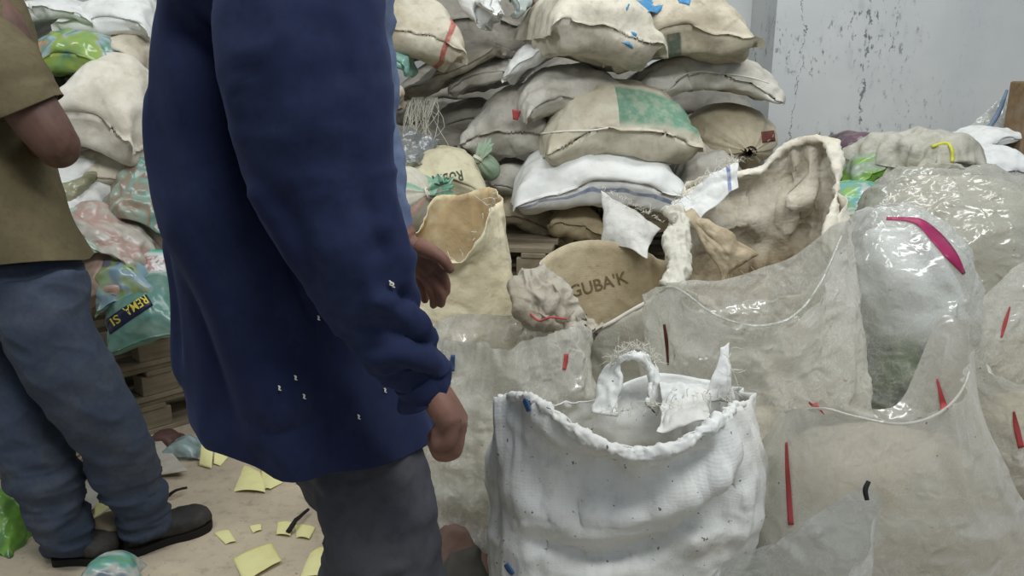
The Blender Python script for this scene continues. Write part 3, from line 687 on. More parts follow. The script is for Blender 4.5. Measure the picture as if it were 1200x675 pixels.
# bits just right of the blue jacket
sack('sack', 'beige folded sack with a crimson edge right beside the blue jacket', (440, 82, 482, 142), 3.2, sack_mat('crimson_edge_weave', (190, 178, 158), (135, 120, 96), 0.4, [('u', 0.12, 0.12, (200, 60, 85), -2, 2)]), 'plump', 0.35, -62, 0, seed=28, flip=True)
sack('bag', 'teal plastic bag squeezed beside the blue jacket under the red-striped sack', (446, 54, 484, 86), 3.35, print_mat('teal_film', [(96, 160, 146), (120, 180, 165), (70, 100, 95)], 8), 'flat', 0.25, -10, 0, seed=29, cat='bag')
sack('bag', 'dark brown bag squeezed between the blue jacket and the teal plastic bag', (430, 48, 457, 92), 3.3, plain('dark_brown_bag', (92, 66, 58), 0.6), 'plump', 0.2, 70, 0, seed=30, cat='bag')
# fibres spilling from the torn sack and crumpled plastic below
tf = thing('fibre_bundle', 'pale stringy fibres hanging from the torn dull grey sack', 'fibres', P(497, 165, 3.5)); tf['kind'] = 'stuff'
threads('fibres', [P(a, 114, 3.52) for a in (483, 490, 497, 505, 513)], M_thread, tf, 60, 0.17, 5, 0.0016, (-0.15, -0.1, -1), 0.25)
sheet('plastic_sheet', 'crumpled grey plastic sheet littered with fibres right of the blue jacket', [P(452, 140, 3.15), P(520, 160, 3.3), P(500, 188, 3.15), P(456, 186, 3.05)], film_mat('grey_film', 0.75, (150, 155, 158)), 'plastic sheet', 4, 0.02, 36, 26, scale=11)
# a second row behind, seen only through the gaps
for k, (bx, tl) in enumerate((((440, -40, 640, 70), 3), ((460, 70, 620, 150), -4), ((600, 60, 780, 150), 2), ((760, 80, 880, 170), -3), ((470, 150, 640, 230), 3), ((640, 150, 800, 240), -2))):
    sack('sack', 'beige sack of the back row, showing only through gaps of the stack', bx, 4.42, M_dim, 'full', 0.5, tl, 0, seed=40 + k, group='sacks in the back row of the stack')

# ------------------------------------------------------------------ left pile on pallets
sack('sack', 'off-white sack at the very top of the left pile, left of the other top sack', (16, -6, 118, 46), 3.35, M_white, 'hump', 0.45, 8, 12, seed=51)
sack('sack', 'white creased sack at the top of the left pile, beside the blue jacket', (98, -4, 196, 46), 3.4, M_white, 'slack', 0.45, -4, 0, seed=52, lump=0.018)
sack('sack', 'pinkish olive sack in the top left corner', (-60, -30, 52, 30), 3.4, sack_mat('olive_pink_weave', (176, 158, 140), (120, 118, 80), 0.6), 'full', 0.45, 6, 0, seed=53)
t = sack('bag', 'shiny green and teal plastic packaging bag under the top left sacks', (34, 36, 142, 88), 3.15, print_mat('green_teal_print', [(46, 120, 104), (120, 165, 70), (140, 170, 60), (150, 180, 190), (90, 150, 130), (220, 130, 80)], 7, 0.2), 'full', 0.3, 3, 0, seed=54, cat='bag')
sack('bag', 'torn teal and white bag behind the shoulder of the khaki shirt', (-16, 28, 48, 84), 3.2, print_mat('teal_white_print', [(80, 150, 135), (190, 200, 192), (50, 80, 76), (200, 205, 198)], 9, 0.3), 'slack', 0.3, -30, 0, seed=55, cat='bag')
sack('sack', 'big round whitish sack between the khaki shirt and blue jacket', (80, 66, 200, 188), 3.1, sack_mat('round_white_weave', (216, 212, 200), (165, 150, 122), 0.35), 'plump', 0.5, -12, 0, seed=56)
sack('sack', 'beige crumpled sack above the big round whitish sack', (126, 38, 190, 86), 3.3, M_beige, 'slack', 0.35, -20, 0, seed=57)
sack('bag', 'dark grey plastic bag in the gap beneath the shiny green bag', (36, 82, 100, 122), 3.35, plain('dark_grey_film', (88, 86, 82), 0.35, 0.4), 'slack', 0.3, -5, 0, seed=58, cat='bag')
sack('bag', 'lime green plastic bag peeking out above the bare elbow', (52, 116, 96, 146), 3.15, print_mat('lime_print', [(120, 175, 50), (150, 200, 70), (110, 160, 60)], 8), 'slack', 0.25, -15, 0, seed=59, cat='bag')
sack('sack', 'tan sack below the big round whitish sack', (84, 168, 204, 216), 3.15, M_beige, 'slack', 0.45, -4, 0, seed=60)
lb = [
 ('sack', 'white crumpled bag just below the bare elbow', (24, 190, 118, 238), 2.95, M_white, 'slack', -6, 61),
 ('bag', 'dusty see-through bag with teal and brown contents beside the blue jacket', (132, 196, 204, 256), 2.98, print_mat('teal_brown_print', [(120, 112, 98), (110, 165, 155), (140, 120, 100), (150, 180, 165)], 9), 'full', -20, 62),
 ('bag', 'dark green plastic bag with white lettered corner, middle of the left pile', (96, 226, 160, 262), 2.95, print_mat('dark_green_print', [(52, 72, 62), (60, 85, 72), (120, 130, 115)], 8), 'slack', -16, 63),
 ('bag', 'olive strapped bag over the dark green plastic bag', (92, 188, 132, 230), 2.97, print_mat('olive_print', [(96, 102, 60), (150, 150, 120), (110, 115, 70)], 9), 'slack', -40, 64),
 ('sack', 'white round bag at the edge of the khaki shirt, middle of the pile', (56, 216, 108, 252), 2.9, M_white, 'plump', 5, 65),
 ('bag', 'pale teal bag under the white round bag at the edge of the khaki shirt', (66, 244, 120, 284), 2.86, print_mat('pale_teal_print', [(160, 180, 170), (175, 195, 185), (190, 190, 178)], 6), 'slack', 8, 66),
 ('bag', 'long see-through bag with red printing slanting down the left pile', (104, 244, 176, 300), 2.84, print_mat('red_clear_print', [(200, 194, 182), (184, 176, 164), (186, 148, 138), (204, 198, 188), (176, 170, 158)], 7), 'slack', -38, 67),
 ('bag', 'mint green folded bag in the lower left pile', (84, 262, 134, 300), 2.8, print_mat('mint_print', [(150, 190, 165), (170, 196, 178), (140, 150, 130)], 6), 'slack', 10, 68),
 ('bag', 'pinkish tan bag hanging over the pouches beside the khaki shirt hem', (90, 282, 150, 334), 2.78, print_mat('pink_tan_print', [(170, 150, 128), (196, 160, 145), (160, 140, 112)], 6), 'slack', 30, 69),
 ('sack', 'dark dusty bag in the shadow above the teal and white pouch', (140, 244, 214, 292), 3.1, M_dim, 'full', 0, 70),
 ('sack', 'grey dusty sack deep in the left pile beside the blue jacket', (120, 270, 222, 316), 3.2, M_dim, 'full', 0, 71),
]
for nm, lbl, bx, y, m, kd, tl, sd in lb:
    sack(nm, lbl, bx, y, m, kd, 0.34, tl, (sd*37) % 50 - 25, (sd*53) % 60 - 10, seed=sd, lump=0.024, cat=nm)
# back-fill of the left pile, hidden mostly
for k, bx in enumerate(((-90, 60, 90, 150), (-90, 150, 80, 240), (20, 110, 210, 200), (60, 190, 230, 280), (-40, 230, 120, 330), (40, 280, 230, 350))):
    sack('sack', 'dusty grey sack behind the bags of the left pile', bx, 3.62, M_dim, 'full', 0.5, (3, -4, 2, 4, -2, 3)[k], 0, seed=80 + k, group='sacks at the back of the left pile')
# pouches on the pallets
pa = sack('pouch', 'shiny green and purple pouch left of the teal and white pouch', (106, 296, 172, 352), 2.72, print_mat('green_purple_print', [(110, 110, 140), (150, 180, 90), (160, 190, 150), (120, 160, 190), (130, 165, 70)], 8, 0.2), 'full', 0.24, 14, 20, 24, seed=90, cat='pouch')
mp = NT('teal_white_pouch'); u_ = mp.coord('UV'); sxx = mp.n('ShaderNodeSeparateXYZ'); mp.l(u_, sxx.inputs[0]); o_ = mp.coord('Object', so())
c_ = mp.ramp(sxx.outputs[1], [(0.0, lin((150, 190, 172))), (0.26, lin((120, 180, 160))), (0.3, lin((205, 205, 205))), (0.68, lin((198, 200, 196))), (0.72, lin((90, 172, 150))), (1, lin((70, 160, 140)))])
band = mp.math('MULTIPLY', mp.rng(mp.math('ABSOLUTE', mp.math('SUBTRACT', sxx.outputs[1], 0.5)), 0.17, 0.1), mp.rng(mp.noise(o_, 26, 3, 0.6, dist=1.0), 0.42, 0.52))
c_ = mp.mix(mp.math('MULTIPLY', band, 0.8), c_, lin((150, 90, 80)))
mp = mp.done(mp.bsdf(c_, 0.25, mp.bump(mp.noise(o_, 16, 4, 0.6, 'RIDGED_MULTIFRACTAL'), 0.3, 0.01), 0.5))
sack('pouch', 'teal and white plastic pouch with wavy reddish print beside the blue jacket', (158, 290, 222, 352), 2.86, mp, 'full', 0.22, 2, 4, 52, seed=91, cat='pouch')
ms = print_mat('sea_green_film', [(90, 150, 140), (70, 130, 120), (130, 175, 165), (80, 140, 128)], 5, 0.25)
pc = sack('pouch', 'sea-green plastic pouch with yellow letters on a dark band, on the pallets', (118, 326, 216, 394), 2.70, ms, 'full', 0.30, 14, 12, 35, seed=92, cat='pouch', lump=0.01)
ribbon_on('dark_band', [(124, 385), (150, 367), (176, 351)], [17, 17, 15], [pc], plain('dark_band_print', (38, 42, 66), 0.35), pc, 2.6, 0.003)
text_on('lettering', 'REMA', [(169, 345), (143, 362)], 11, [pc], plain('yellow_print', (214, 200, 80), 0.4), pc, 0.0055, y=2.6)
text_on('lettering', 'SI', [(137, 368), (128, 374)], 10, [pc], bpy.data.materials['yellow_print'], pc, 0.0055, y=2.6)
sheet('plastic_scrap', 'small light blue plastic scrap between the sea-green pouch and blue jacket', [P(197, 371, 2.95), P(216, 370, 2.98), P(218, 386, 2.86), P(198, 386, 2.84)], M_blue, 'plastic scrap', 3, 0.006, 12, 9, scale=14)

# ------------------------------------------------------------------ floor litter
M_paper = NT('yellow_paper'); o_ = M_paper.coord('Object', so()); M_paper = M_paper.done(M_paper.bsdf(M_paper.mix(M_paper.rng(M_paper.noise(o_, 9, 3), 0.4, 0.7), lin((238, 234, 172)), lin((228, 220, 154))), 0.75, None, 0.2))
papers = [
 ('yellow paper sheet lying flat at the bottom, biggest one in the open', [(272, 652), (318, 633), (330, 656), (286, 682)], 0.006),
 ('yellow paper sheet by the dark trousers, cut by the frame bottom', [(362, 645), (384, 637), (380, 670), (345, 676)], 0.012),
 ('yellow paper standing folded below the corner of the blue jacket', [(236, 519), (250, 524), (248, 549), (233, 545)], 0.0),
 ('yellow paper leaning beside the folded one near the jacket hem', [(252, 528), (268, 535), (258, 545), (250, 543)], 0.0),
 ('yellow paper sheet right of the boot toe, just under the jacket hem', [(281, 541), (310, 552), (310, 572), (270, 574)], 0.015),
 ('yellow paper half hidden under the hem of the jacket', [(305, 549), (338, 560), (316, 570), (308, 572)], 0.008),
 ('small yellow paper piece between the boot and the big sheet', [(250, 622), (268, 618), (276, 632), (264, 636)], 0.004),
 ('faint yellow paper scrap partly covered with dust', [(292, 615), (306, 612), (306, 619), (296, 623)], 0.003),
 ('yellow paper left under the dark twig', [(325, 610), (343, 610), (340, 626), (323, 625)], 0.005),
 ('yellow paper right under the dark twig', [(345, 613), (370, 616), (362, 628), (346, 628)], 0.008),
]
for k, (lbl, q, lift) in enumerate(papers):
    if k in (2, 3):
        a, b = PF(*q[3], 0.006), PF(*q[2], 0.006); yb = (a[1] + b[1])/2 + 0.02
        cs = [P(*q[0], yb + 0.03), P(*q[1], yb + 0.04), b, a]
    else:
        cs = [PF(*p, 0.008 + (lift if i == 2 else 0)) for i, p in enumerate(q)]
    o = sheet('yellow_paper', lbl, cs, M_paper, 'paper', k + 3, 0.0025, 14, 12, lift*0.8, 0.0008, scale=6, group='yellow papers on the floor')
cs = [PF(112, 590, 0.075), PF(130, 572, 0.12), PF(141, 587, 0.10), PF(110, 608, 0.06)]
sheet('yellow_paper', 'yellow paper standing between the two legs in jeans', cs, M_paper, 'paper', 21, 0.004, 14, 12, 0, 0.0008, group='yellow papers on the floor')
sheet('carton_sheet', 'grey flattened carton leaning between the legs in jeans', [PF(93, 572, 0.03), PF(118, 548, 0.06), PF(134, 580, 0.05), PF(100, 600, 0.02)], plain('grey_carton', (196, 190, 180), 0.8, 0.2), 'carton', 22, 0.003, 14, 12, 0, 0.004)
sheet('carton_sheet', 'pale flattened carton lying right of the jeans behind the boot', [PF(176, 520, 0.03), PF(186, 512, 0.035), PF(220, 552, 0.03), PF(178, 556, 0.02)], plain('pale_carton', (188, 182, 170), 0.85, 0.2), 'carton', 23, 0.004, 16, 12, 0, 0.004)
sheet('carton_sheet', 'dusty beige carton lying left of the knees in front of the pallets', [PF(62, 522, 0.03), PF(104, 508, 0.04), PF(112, 540, 0.03), PF(74, 550, 0.02)], plain('beige_carton', (176, 162, 136), 0.85, 0.2), 'carton', 24, 0.008, 16, 12, 0, 0.004)
def floor_bag(name, lbl, box, m, kind, h, tilt, seed, cat='bag', Wd=0.2, yaw=0):
    x0, y0, x1, y1 = box; a = PF((x0 + x1)/2, y1, 0); y = a[1] + Wd*0.45
    return sack(name, lbl, box, y, m, kind, Wd, tilt, yaw, seed=seed, cat=cat, lump=0.014)
floor_bag('bag', 'bright green plastic bag on the floor in the lower left corner', (-40, 566, 50, 652), print_mat('bright_green_print', [(30, 70, 30), (60, 140, 40), (110, 180, 50), (40, 90, 40)], 9, 0.25), 'full', 0.1, -16, 101, Wd=0.26)
floor_bag('bag', 'small colourful green and teal pouch at the frame bottom by the boots', (98, 648, 172, 700), print_mat('colour_pouch', [(120, 180, 70), (90, 170, 160), (200, 205, 200), (90, 110, 130), (80, 165, 150)], 9, 0.25), 'full', 0.1, -6, 102, 'pouch', 0.2)
floor_bag('bag', 'crumpled orange-brown wrapper between the legs in jeans', (80, 532, 122, 562), print_mat('orange_wrap', [(150, 80, 50), (190, 110, 70), (90, 50, 40), (200, 180, 160)], 12, 0.2), 'slack', 0.06, 10, 103, 'wrapper', 0.14)
floor_bag('bag', 'grey rag on the floor left of the left boot', (14, 586, 44, 612), M_grey, 'slack', 0.06, 0, 104, 'rag', 0.12)
floor_bag('bag', 'dusty brown crumpled bag on the floor between the boots', (106, 606, 148, 650), plain('dusty_lump', (150, 136, 112), 0.9, 0.3), 'plump', 0.06, 0, 105, 'bag', 0.15)
floor_bag('bag', 'light blue crumpled wrapper on the floor at the foot of the pallets', (196, 514, 236, 540), print_mat('light_blue_wrap', [(120, 170, 190), (150, 180, 185), (90, 110, 110)], 10), 'slack', 0.05, 8, 106, 'wrapper', 0.14)
floor_bag('bag', 'dark crumpled wrapper under the pallet edge', (180, 508, 208, 526), plain('dark_wrap', (96, 72, 68), 0.5, 0.4), 'slack', 0.05, 0, 107, 'wrapper', 0.12)
def twig(lbl, pts, r, seed):
    v, f, _ = tube([PF(*p, 0.012 + 0.006*((i*3) % 4)) for i, p in enumerate(pts)], [r*(1 - 0.5*i/len(pts)) for i in range(len(pts))], 7)
    v = v + 0.0015*np.stack([vn(v*60, seed), vn(v*60, seed + 1), vn(v*60, seed + 2)], -1)
    tag(obj('twig', v, f, M_black), lbl, 'twig')
twig('dark twig lying across two yellow papers', [(337, 624), (345, 612), (352, 605), (361, 597)], 0.008, 1)
twig('thin dark stick on the floor beside the boot', [(196, 582), (206, 575), (219, 571)], 0.006, 2)

# ------------------------------------------------------------------ people
def limb(path, rad, **k): return tube([P(*p) for p in path], rad, 16, **k)
def hand(wrist, mcps, chains, thumb, rp=0.0125, rf=0.0085):
    """palm and five fingers as closed tubes, all in world points"""
    parts = []
    for mp_ in mcps:
        parts.append(tube([wrist, (np.array(wrist)*0.45 + np.array(mp_)*0.55), mp_], [rp*1.25, rp*1.15, rp*0.9], 12, 14)[:2])
    for a, b in zip(mcps[:-1], mcps[1:]):
        parts.append(tube([wrist, (np.array(a) + np.array(b))/2], [rp*1.2, rp*0.8], 10, 10)[:2])
    for mp_, ch in zip(mcps, chains):
        pts = [mp_] + list(ch); rr = [rf*1.08] + [rf*(1 - 0.08*i) for i in range(len(ch))]
        parts.append(tube(pts, rr, 12, 20)[:2])
        e = np.array(pts[-1]); parts.append(ellipsoid(e, (rr[-1],)*3, 10, 8))
        for q, r in zip(pts, rr): parts.append(ellipsoid(q, (r*1.08,)*3, 10, 8))
    parts.append(tube(thumb, [rp*1.1, rp*0.95, rf*1.15, rf], 12, 20)[:2]); parts.append(ellipsoid(thumb[-1], (rf,)*3, 10, 8))
    return parts
def head_parts(c, fwd, s=1.0):
    """skull with face: c = centre, fwd = horizontal facing direction"""
    c = np.array(c); f = np.array(fwd, float); f /= np.linalg.norm(f); z = np.array((0, 0, 1.0)); r = np.cross(f, z)
    ax = np.array([f, r, z]); p = []
    p.append(ellipsoid(c + z*0.02*s, (0.098*s, 0.078*s, 0.112*s), 28, 18, ax)); p.append(ellipsoid(c + f*0.022*s - z*0.055*s, (0.07*s, 0.058*s, 0.075*s), 22, 14, ax))
    p.append(tube([c + f*0.092*s + z*0.015*s, c + f*0.108*s - z*0.012*s, c + f*0.116*s - z*0.03*s], [0.008*s, 0.011*s, 0.015*s], 10, 10)[:2])
    p.append(ellipsoid(c + f*0.102*s - z*0.034*s, (0.012*s, 0.018*s, 0.009*s), 12, 8, ax))
    for e in (-1, 1):
        p.append(ellipsoid(c + r*e*0.079*s - z*0.005*s - f*0.006*s, (0.018*s, 0.009*s, 0.032*s), 14, 10, ax))
        p.append(ellipsoid(c + f*0.078*s + r*e*0.033*s + z*0.016*s, (0.014*s, 0.016*s, 0.010*s), 12, 8, ax))
        p.append(ellipsoid(c + f*0.084*s + r*e*0.034*s + z*0.034*s, (0.012*s, 0.024*s, 0.006*s), 12, 8, ax))
    p.append(ellipsoid(c + f*0.088*s - z*0.062*s, (0.012*s, 0.025*s, 0.006*s), 12, 8, ax)); p.append(ellipsoid(c + f*0.086*s - z*0.074*s, (0.012*s, 0.022*s, 0.007*s), 12, 8, ax))
    p.append(ellipsoid(c + f*0.075*s - z*0.108*s, (0.022*s, 0.026*s, 0.018*s), 12, 8, ax))
    return p, ax
def hair_mesh(c, ax, s=1.0):
    V, F = ellipsoid(np.array(c) + ax[2]*0.036*s - ax[0]*0.012*s, (0.104*s, 0.087*s, 0.108*s), 36, 24, ax)
    n = normals(V, F); V = V + n*(0.004*fbm(V*60, 3, 2))[:, None]
    loc = (V - np.array(c)) @ ax.T
    keep = (loc[:, 2] > 0.055*s) | ((loc[:, 0] < 0.01*s) & (loc[:, 2] > -0.06*s))
    F = [f for f in F if all(keep[i] for i in f)]
    used = sorted({i for f in F for i in f}); mp_ = {a: b for b, a in enumerate(used)}
    return V[used], [tuple(mp_[i] for i in f) for f in F]

# ---- the man in the blue jacket
M_skinA = skin_mat('brown_skin', (128, 92, 78)); M_jacket = cloth_mat('navy_cloth', (25, 33, 63), (62, 74, 108), 0.26, 1.0, 0.1)
M_slv = cloth_mat('grey_blue_cloth', (98, 112, 142), (150, 155, 165), 0.3); M_trA = cloth_mat('charcoal_cloth', (66, 68, 76), (110, 105, 100), 0.25)
AY = 1.22
mA = thing('person', 'person in a navy blue jacket and charcoal trousers, arm hanging, nearest the camera', 'person', (P(420, 600, AY)[0], AY, 0))
def levels_loft(levels, nu=96, nv=90, expo=2.25, yaw=0.0):
    """levels = [(ypx, xl, xr, ymid, halfdepth)] -> closed-ring loft"""
    K = []; th = np.linspace(0, 2*PI, nu, endpoint=False); sg = lambda v: np.sign(v)*np.abs(v)**(2/expo)
    for yp, xl, xr, y, hd in levels:
        a, b = P(xl, yp, y), P(xr, yp, y); K.append(np.stack([(a[0] + b[0])/2 + (b[0] - a[0])/2*sg(np.cos(th)), y + hd*sg(np.sin(th)), np.full(nu, a[2])], -1))
    K = np.stack(K, 0); G = crom(K.reshape(len(K), -1), nv).reshape(nv, nu, 3); V = G.reshape(-1, 3)
    return V, gridfaces(nu, nv, True, flip=True), np.array([(i/nu, 1 - k/(nv - 1)) for k in range(nv) for i in range(nu)])
torso = [(-150, 300, 365, 1.24, 0.06), (-118, 276, 392, 1.24, 0.10), (-80, 252, 410, 1.23, 0.18), (-30, 232, 420, AY, 0.20), (40, 221, 428, AY, 0.20), (120, 216, 434, AY, 0.195), (220, 220, 441, AY, 0.19), (320, 230, 452, AY, 0.185), (420, 243, 468, AY, 0.19), (480, 254, 484, AY, 0.20), (512, 262, 494, AY, 0.20)]
V, F, uv = levels_loft(torso, expo=2.7)
bot = np.repeat(np.linspace(0, 1, 90), 96)
V[:, 2] += np.where(V[:, 1] < AY, (AY - V[:, 1])*0.24, 0)*np.clip((bot - 0.75)/0.25, 0, 1)
V[:, 2] += 0.05*np.clip((P(360, 500, AY)[0] - V[:, 0])/0.13, -0.15, 1)*np.clip((bot - 0.72)/0.28, 0, 1)**1.5
n = normals(V, F)
V = folds(V, n, [
 ([(235, 40, 1.03), (262, 110, 1.02), (276, 190, 1.02), (310, 270, 1.02), (350, 350, 1.02), (400, 430, 1.03)], 0.028, -0.0510),
 ([(206, 120, 1.1), (225, 230, 1.06), (262, 340, 1.04), (290, 430, 1.04), (315, 500, 1.04)], 0.020, 0.0238),
 ([(250, 190, 1.05), (275, 300, 1.03), (305, 390, 1.03), (335, 470, 1.03)], 0.020, 0.0204),
 ([(230, 250, 1.08), (245, 340, 1.06), (268, 420, 1.05), (290, 480, 1.05)], 0.016, -0.0204),
 ([(196, 200, 1.15), (208, 320, 1.12), (228, 430, 1.1)], 0.018, 0.0170),
 ([(380, 480, 1.03), (385, 520, 1.03), (388, 560, 1.03)], 0.030, -0.0170),
 ([(330, 440, 1.03), (345, 500, 1.03), (352, 560, 1.03)], 0.022, 0.0153)])
n = normals(V, F)
sh = np.stack([V[:, 0]*7 + V[:, 2]*2.2, V[:, 1]*6, V[:, 2]*2.2 - V[:, 0]*1.2], -1)
V = V + n*(0.010*fbm(sh, 5, 2) + 0.013*ridge(sh*np.array((1.2, 1.2, 0.7)), 8, 2))[:, None]
jk = obj('jacket', V, F, M_jacket, mA, uv=uv); solid(jk, 0.004); subsurf(jk, 1)
# near sleeve
SL = [((338, -95, 1.12), 0.07), ((344, -50, 1.07), 0.095), ((350, 30, 1.01), 0.101), ((360, 115, 0.99), 0.097), ((374, 200, 0.985), 0.087), ((396, 265, 0.98), 0.077), ((424, 325, 0.98), 0.066), ((448, 375, 0.985), 0.052), ((471, 415, 0.99), 0.042), ((490, 444, 0.995), 0.034), ((500, 458, 1.0), 0.031)]
V, F, uv = tube([P(*a) for a, _ in SL], [(r*0.8, r) if 0 else r for _, r in SL], 72, 110, caps=False)
# flatten sleeve a little towards the body
c_ax = crom(np.array([P(*a) for a, _ in SL]), 110); cc = np.repeat(c_ax, 72, 0); V[:, 1] = cc[:, 1] + (V[:, 1] - cc[:, 1])*0.78
n = normals(V, F)
if np.mean(np.sum(n*(V - cc), 1)) < 0: F = [f[::-1] for f in F]; n = -n
tt = np.repeat(np.linspace(0, 1, 110), 72)
V = folds(V, n, [
 ([(415, 20, 0.94), (432, 120, 0.93), (446, 210, 0.93), (462, 290, 0.94)], 0.014, 0.010),
 ([(400, 30, 0.92), (414, 120, 0.91), (428, 210, 0.92), (448, 290, 0.93)], 0.014, -0.010),
 ([(300, 230, 0.94), (320, 275, 0.93), (332, 315, 0.93)], 0.018, 0.010),
 ([(330, 240, 0.92), (350, 290, 0.92), (368, 350, 0.93)], 0.016, -0.009),
 ([(470, 350, 0.95), (490, 356, 0.96), (510, 375, 1.0)], 0.012, -0.014),
 ([(440, 350, 0.94), (472, 368, 0.95), (508, 388, 0.98)], 0.011, 0.010),
 ([(420, 385, 0.94), (455, 390, 0.94), (505, 402, 0.97)], 0.010, -0.009),
 ([(440, 420, 0.95), (470, 415, 0.95), (510, 425, 0.98)], 0.009, 0.007),
 ([(458, 440, 0.96), (485, 432, 0.96), (516, 440, 0.98)], 0.008, -0.007)])
n2 = normals(V, F)
sh = np.stack([V[:, 0]*6, V[:, 1]*6, V[:, 2]*3], -1)
V = V + n2*(0.007*fbm(sh, 15, 3) + (0.003 + 0.006*np.clip(tt - 0.5, 0, 0.5)*2)*ridge(V*np.array((14, 14, 20)), 18, 2))[:, None]
slv = obj('sleeve', V, F, M_jacket, jk, uv=uv); solid(slv, 0.004, off=-1)
vv, ff, _ = tube([P(488, 441, 0.996), P(494, 449, 0.998), P(500, 457, 1.0), P(504, 463, 1.0)], [0.034, 0.0345, 0.034, 0.0325], 40, 14, caps=False); cuff = obj('cuff', vv, ff, M_jacket, jk); solid(cuff, 0.004)
# far sleeve, coloured a lighter grey-blue than the navy jacket
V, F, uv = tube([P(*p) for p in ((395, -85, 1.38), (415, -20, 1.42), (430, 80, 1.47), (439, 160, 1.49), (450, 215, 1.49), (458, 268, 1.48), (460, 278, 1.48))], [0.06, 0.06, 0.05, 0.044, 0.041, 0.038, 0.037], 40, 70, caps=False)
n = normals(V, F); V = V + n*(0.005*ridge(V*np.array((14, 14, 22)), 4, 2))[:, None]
fs = obj('sleeve', V, F, M_slv, jk, uv=uv); fs['label'] = 'grey-blue far sleeve'; solid(fs, 0.003)
# body: head, neck, arms, hands in one mesh
hA = P(330, -285, 1.24); hp, axA = head_parts(hA, (0.95, 0.3, 0))
parts = list(hp)
nk = P(320, -190, 1.24); ch = P(318, 60, AY)
parts.append(tube([hA + np.array((-0.01, 0, -0.03)), nk, P(318, -120, 1.24)], [0.056, 0.056, 0.07], 18, 16)[:2])
parts.append(tube([P(318, -125, 1.24), P(318, -70, 1.23), ch, P(330, 250, AY), P(350, 380, AY), P(370, 440, AY)], [(0.06, 0.06), (0.09, 0.14), (0.10, 0.15), (0.10, 0.14), (0.10, 0.13), (0.07, 0.09)], 24, 40, up=(1, 0, 0))[:2])
parts.append(tube([P(338, -85, 1.12), P(352, 60, 1.02), P(400, 275, 0.985), P(470, 405, 0.99), P(500, 448, 1.0), P(506, 458, 1.0)], [0.05, 0.048, 0.042, 0.033, 0.026, 0.024], 16, 50)[:2])
parts.append(tube([P(390, -80, 1.36), P(425, 60, 1.47), P(445, 200, 1.49), P(466, 268, 1.48), P(476, 282, 1.475)], [0.045, 0.04, 0.032, 0.028, 0.026], 16, 40)[:2])
Pn = lambda *a: P(*a)
wr = P(500, 446, 1.0)
parts += hand(wr, [Pn(530, 499, 0.968), Pn(535, 503, 0.988), Pn(538, 502, 1.008), Pn(538, 495, 1.028)],
   [[Pn(526, 518, 0.962), Pn(512, 521, 0.966), Pn(512, 506, 0.972)], [Pn(530, 526, 0.984), Pn(514, 529, 0.988), Pn(511, 513, 0.992)], [Pn(533, 529, 1.006), Pn(515, 533, 1.01), Pn(507, 518, 1.012)], [Pn(533, 522, 1.028), Pn(517, 528, 1.032), Pn(509, 515, 1.032)]],
   [Pn(508, 462, 1.03), Pn(522, 484, 1.045), Pn(518, 502, 1.045), Pn(508, 512, 1.03)], 0.0175, 0.0098)
wl = P(478, 284, 1.47)
parts += hand(wl, [Pn(511, 310, 1.45), Pn(505, 319, 1.46), Pn(497, 322, 1.47), Pn(489, 320, 1.49)],
   [[Pn(519, 322, 1.445), Pn(523, 333, 1.45), Pn(523, 342, 1.46)], [Pn(514, 336, 1.45), Pn(518, 347, 1.455), Pn(517, 356, 1.465)], [Pn(504, 338, 1.46), Pn(508, 349, 1.465), Pn(508, 357, 1.475)], [Pn(494, 335, 1.48), Pn(497, 344, 1.485), Pn(498, 351, 1.49)]],
   [Pn(490, 288, 1.45), Pn(507, 296, 1.43), Pn(520, 305, 1.425), Pn(527, 315, 1.43)], 0.015, 0.0095)
V, F = join(parts); V, F = remesh(V, F, 0.0036, 2)
obj('body', V, F, M_skinA, mA)
obj('hair', *hair_mesh(hA, axA), plain('black_hair', (28, 24, 22), 0.6), mA)
# trousers
def leg_tube(path, rad): return tube([np.array(p) for p in path], rad, 36, 90)[:2]
hipR = P(415, 505, 1.19); kneeR = P(452, 640, 1.13); hipL = P(405, 505, 1.30); kneeL = P(440, 610, 1.34)
footR = np.array((kneeR[0] - 0.03, 1.12, 0.07)); footL = np.array((kneeL[0] - 0.10, 1.38, 0.07))
parts = [leg_tube([hipR + np.array((0, 0, 0.12)), hipR, kneeR, (kneeR*0.4 + footR*0.6), footR], [(0.075, 0.075), (0.085, 0.085), (0.092, 0.088), 0.08, 0.085]),
         leg_tube([hipL + np.array((0, 0, 0.12)), hipL, kneeL, (kneeL*0.4 + footL*0.6), footL], [(0.10, 0.09), (0.11, 0.10), (0.092, 0.09), 0.08, 0.085]),
         tube([P(400, 430, 1.23), P(408, 500, 1.23), P(415, 545, 1.23)], [(0.09, 0.10), (0.095, 0.11), (0.09, 0.10)], 30, 24, up=(1, 0, 0))[:2]]
V, F = join(parts); V, F = remesh(V, F, 0.008, 8); n = normals(V, F)
V = V + n*(0.006*ridge(V*np.array((9, 9, 14)), 7, 3) + 0.006*fbm(V*7, 9, 2))[:, None]
obj('trousers', V, F, M_trA, mA)
M_boot = cloth_mat('dark_boot_leather', (48, 47, 47), (120, 115, 105), 0.3, 1.2, 0, 0.6); M_sole = plain('black_rubber', (30, 29, 28), 0.8)
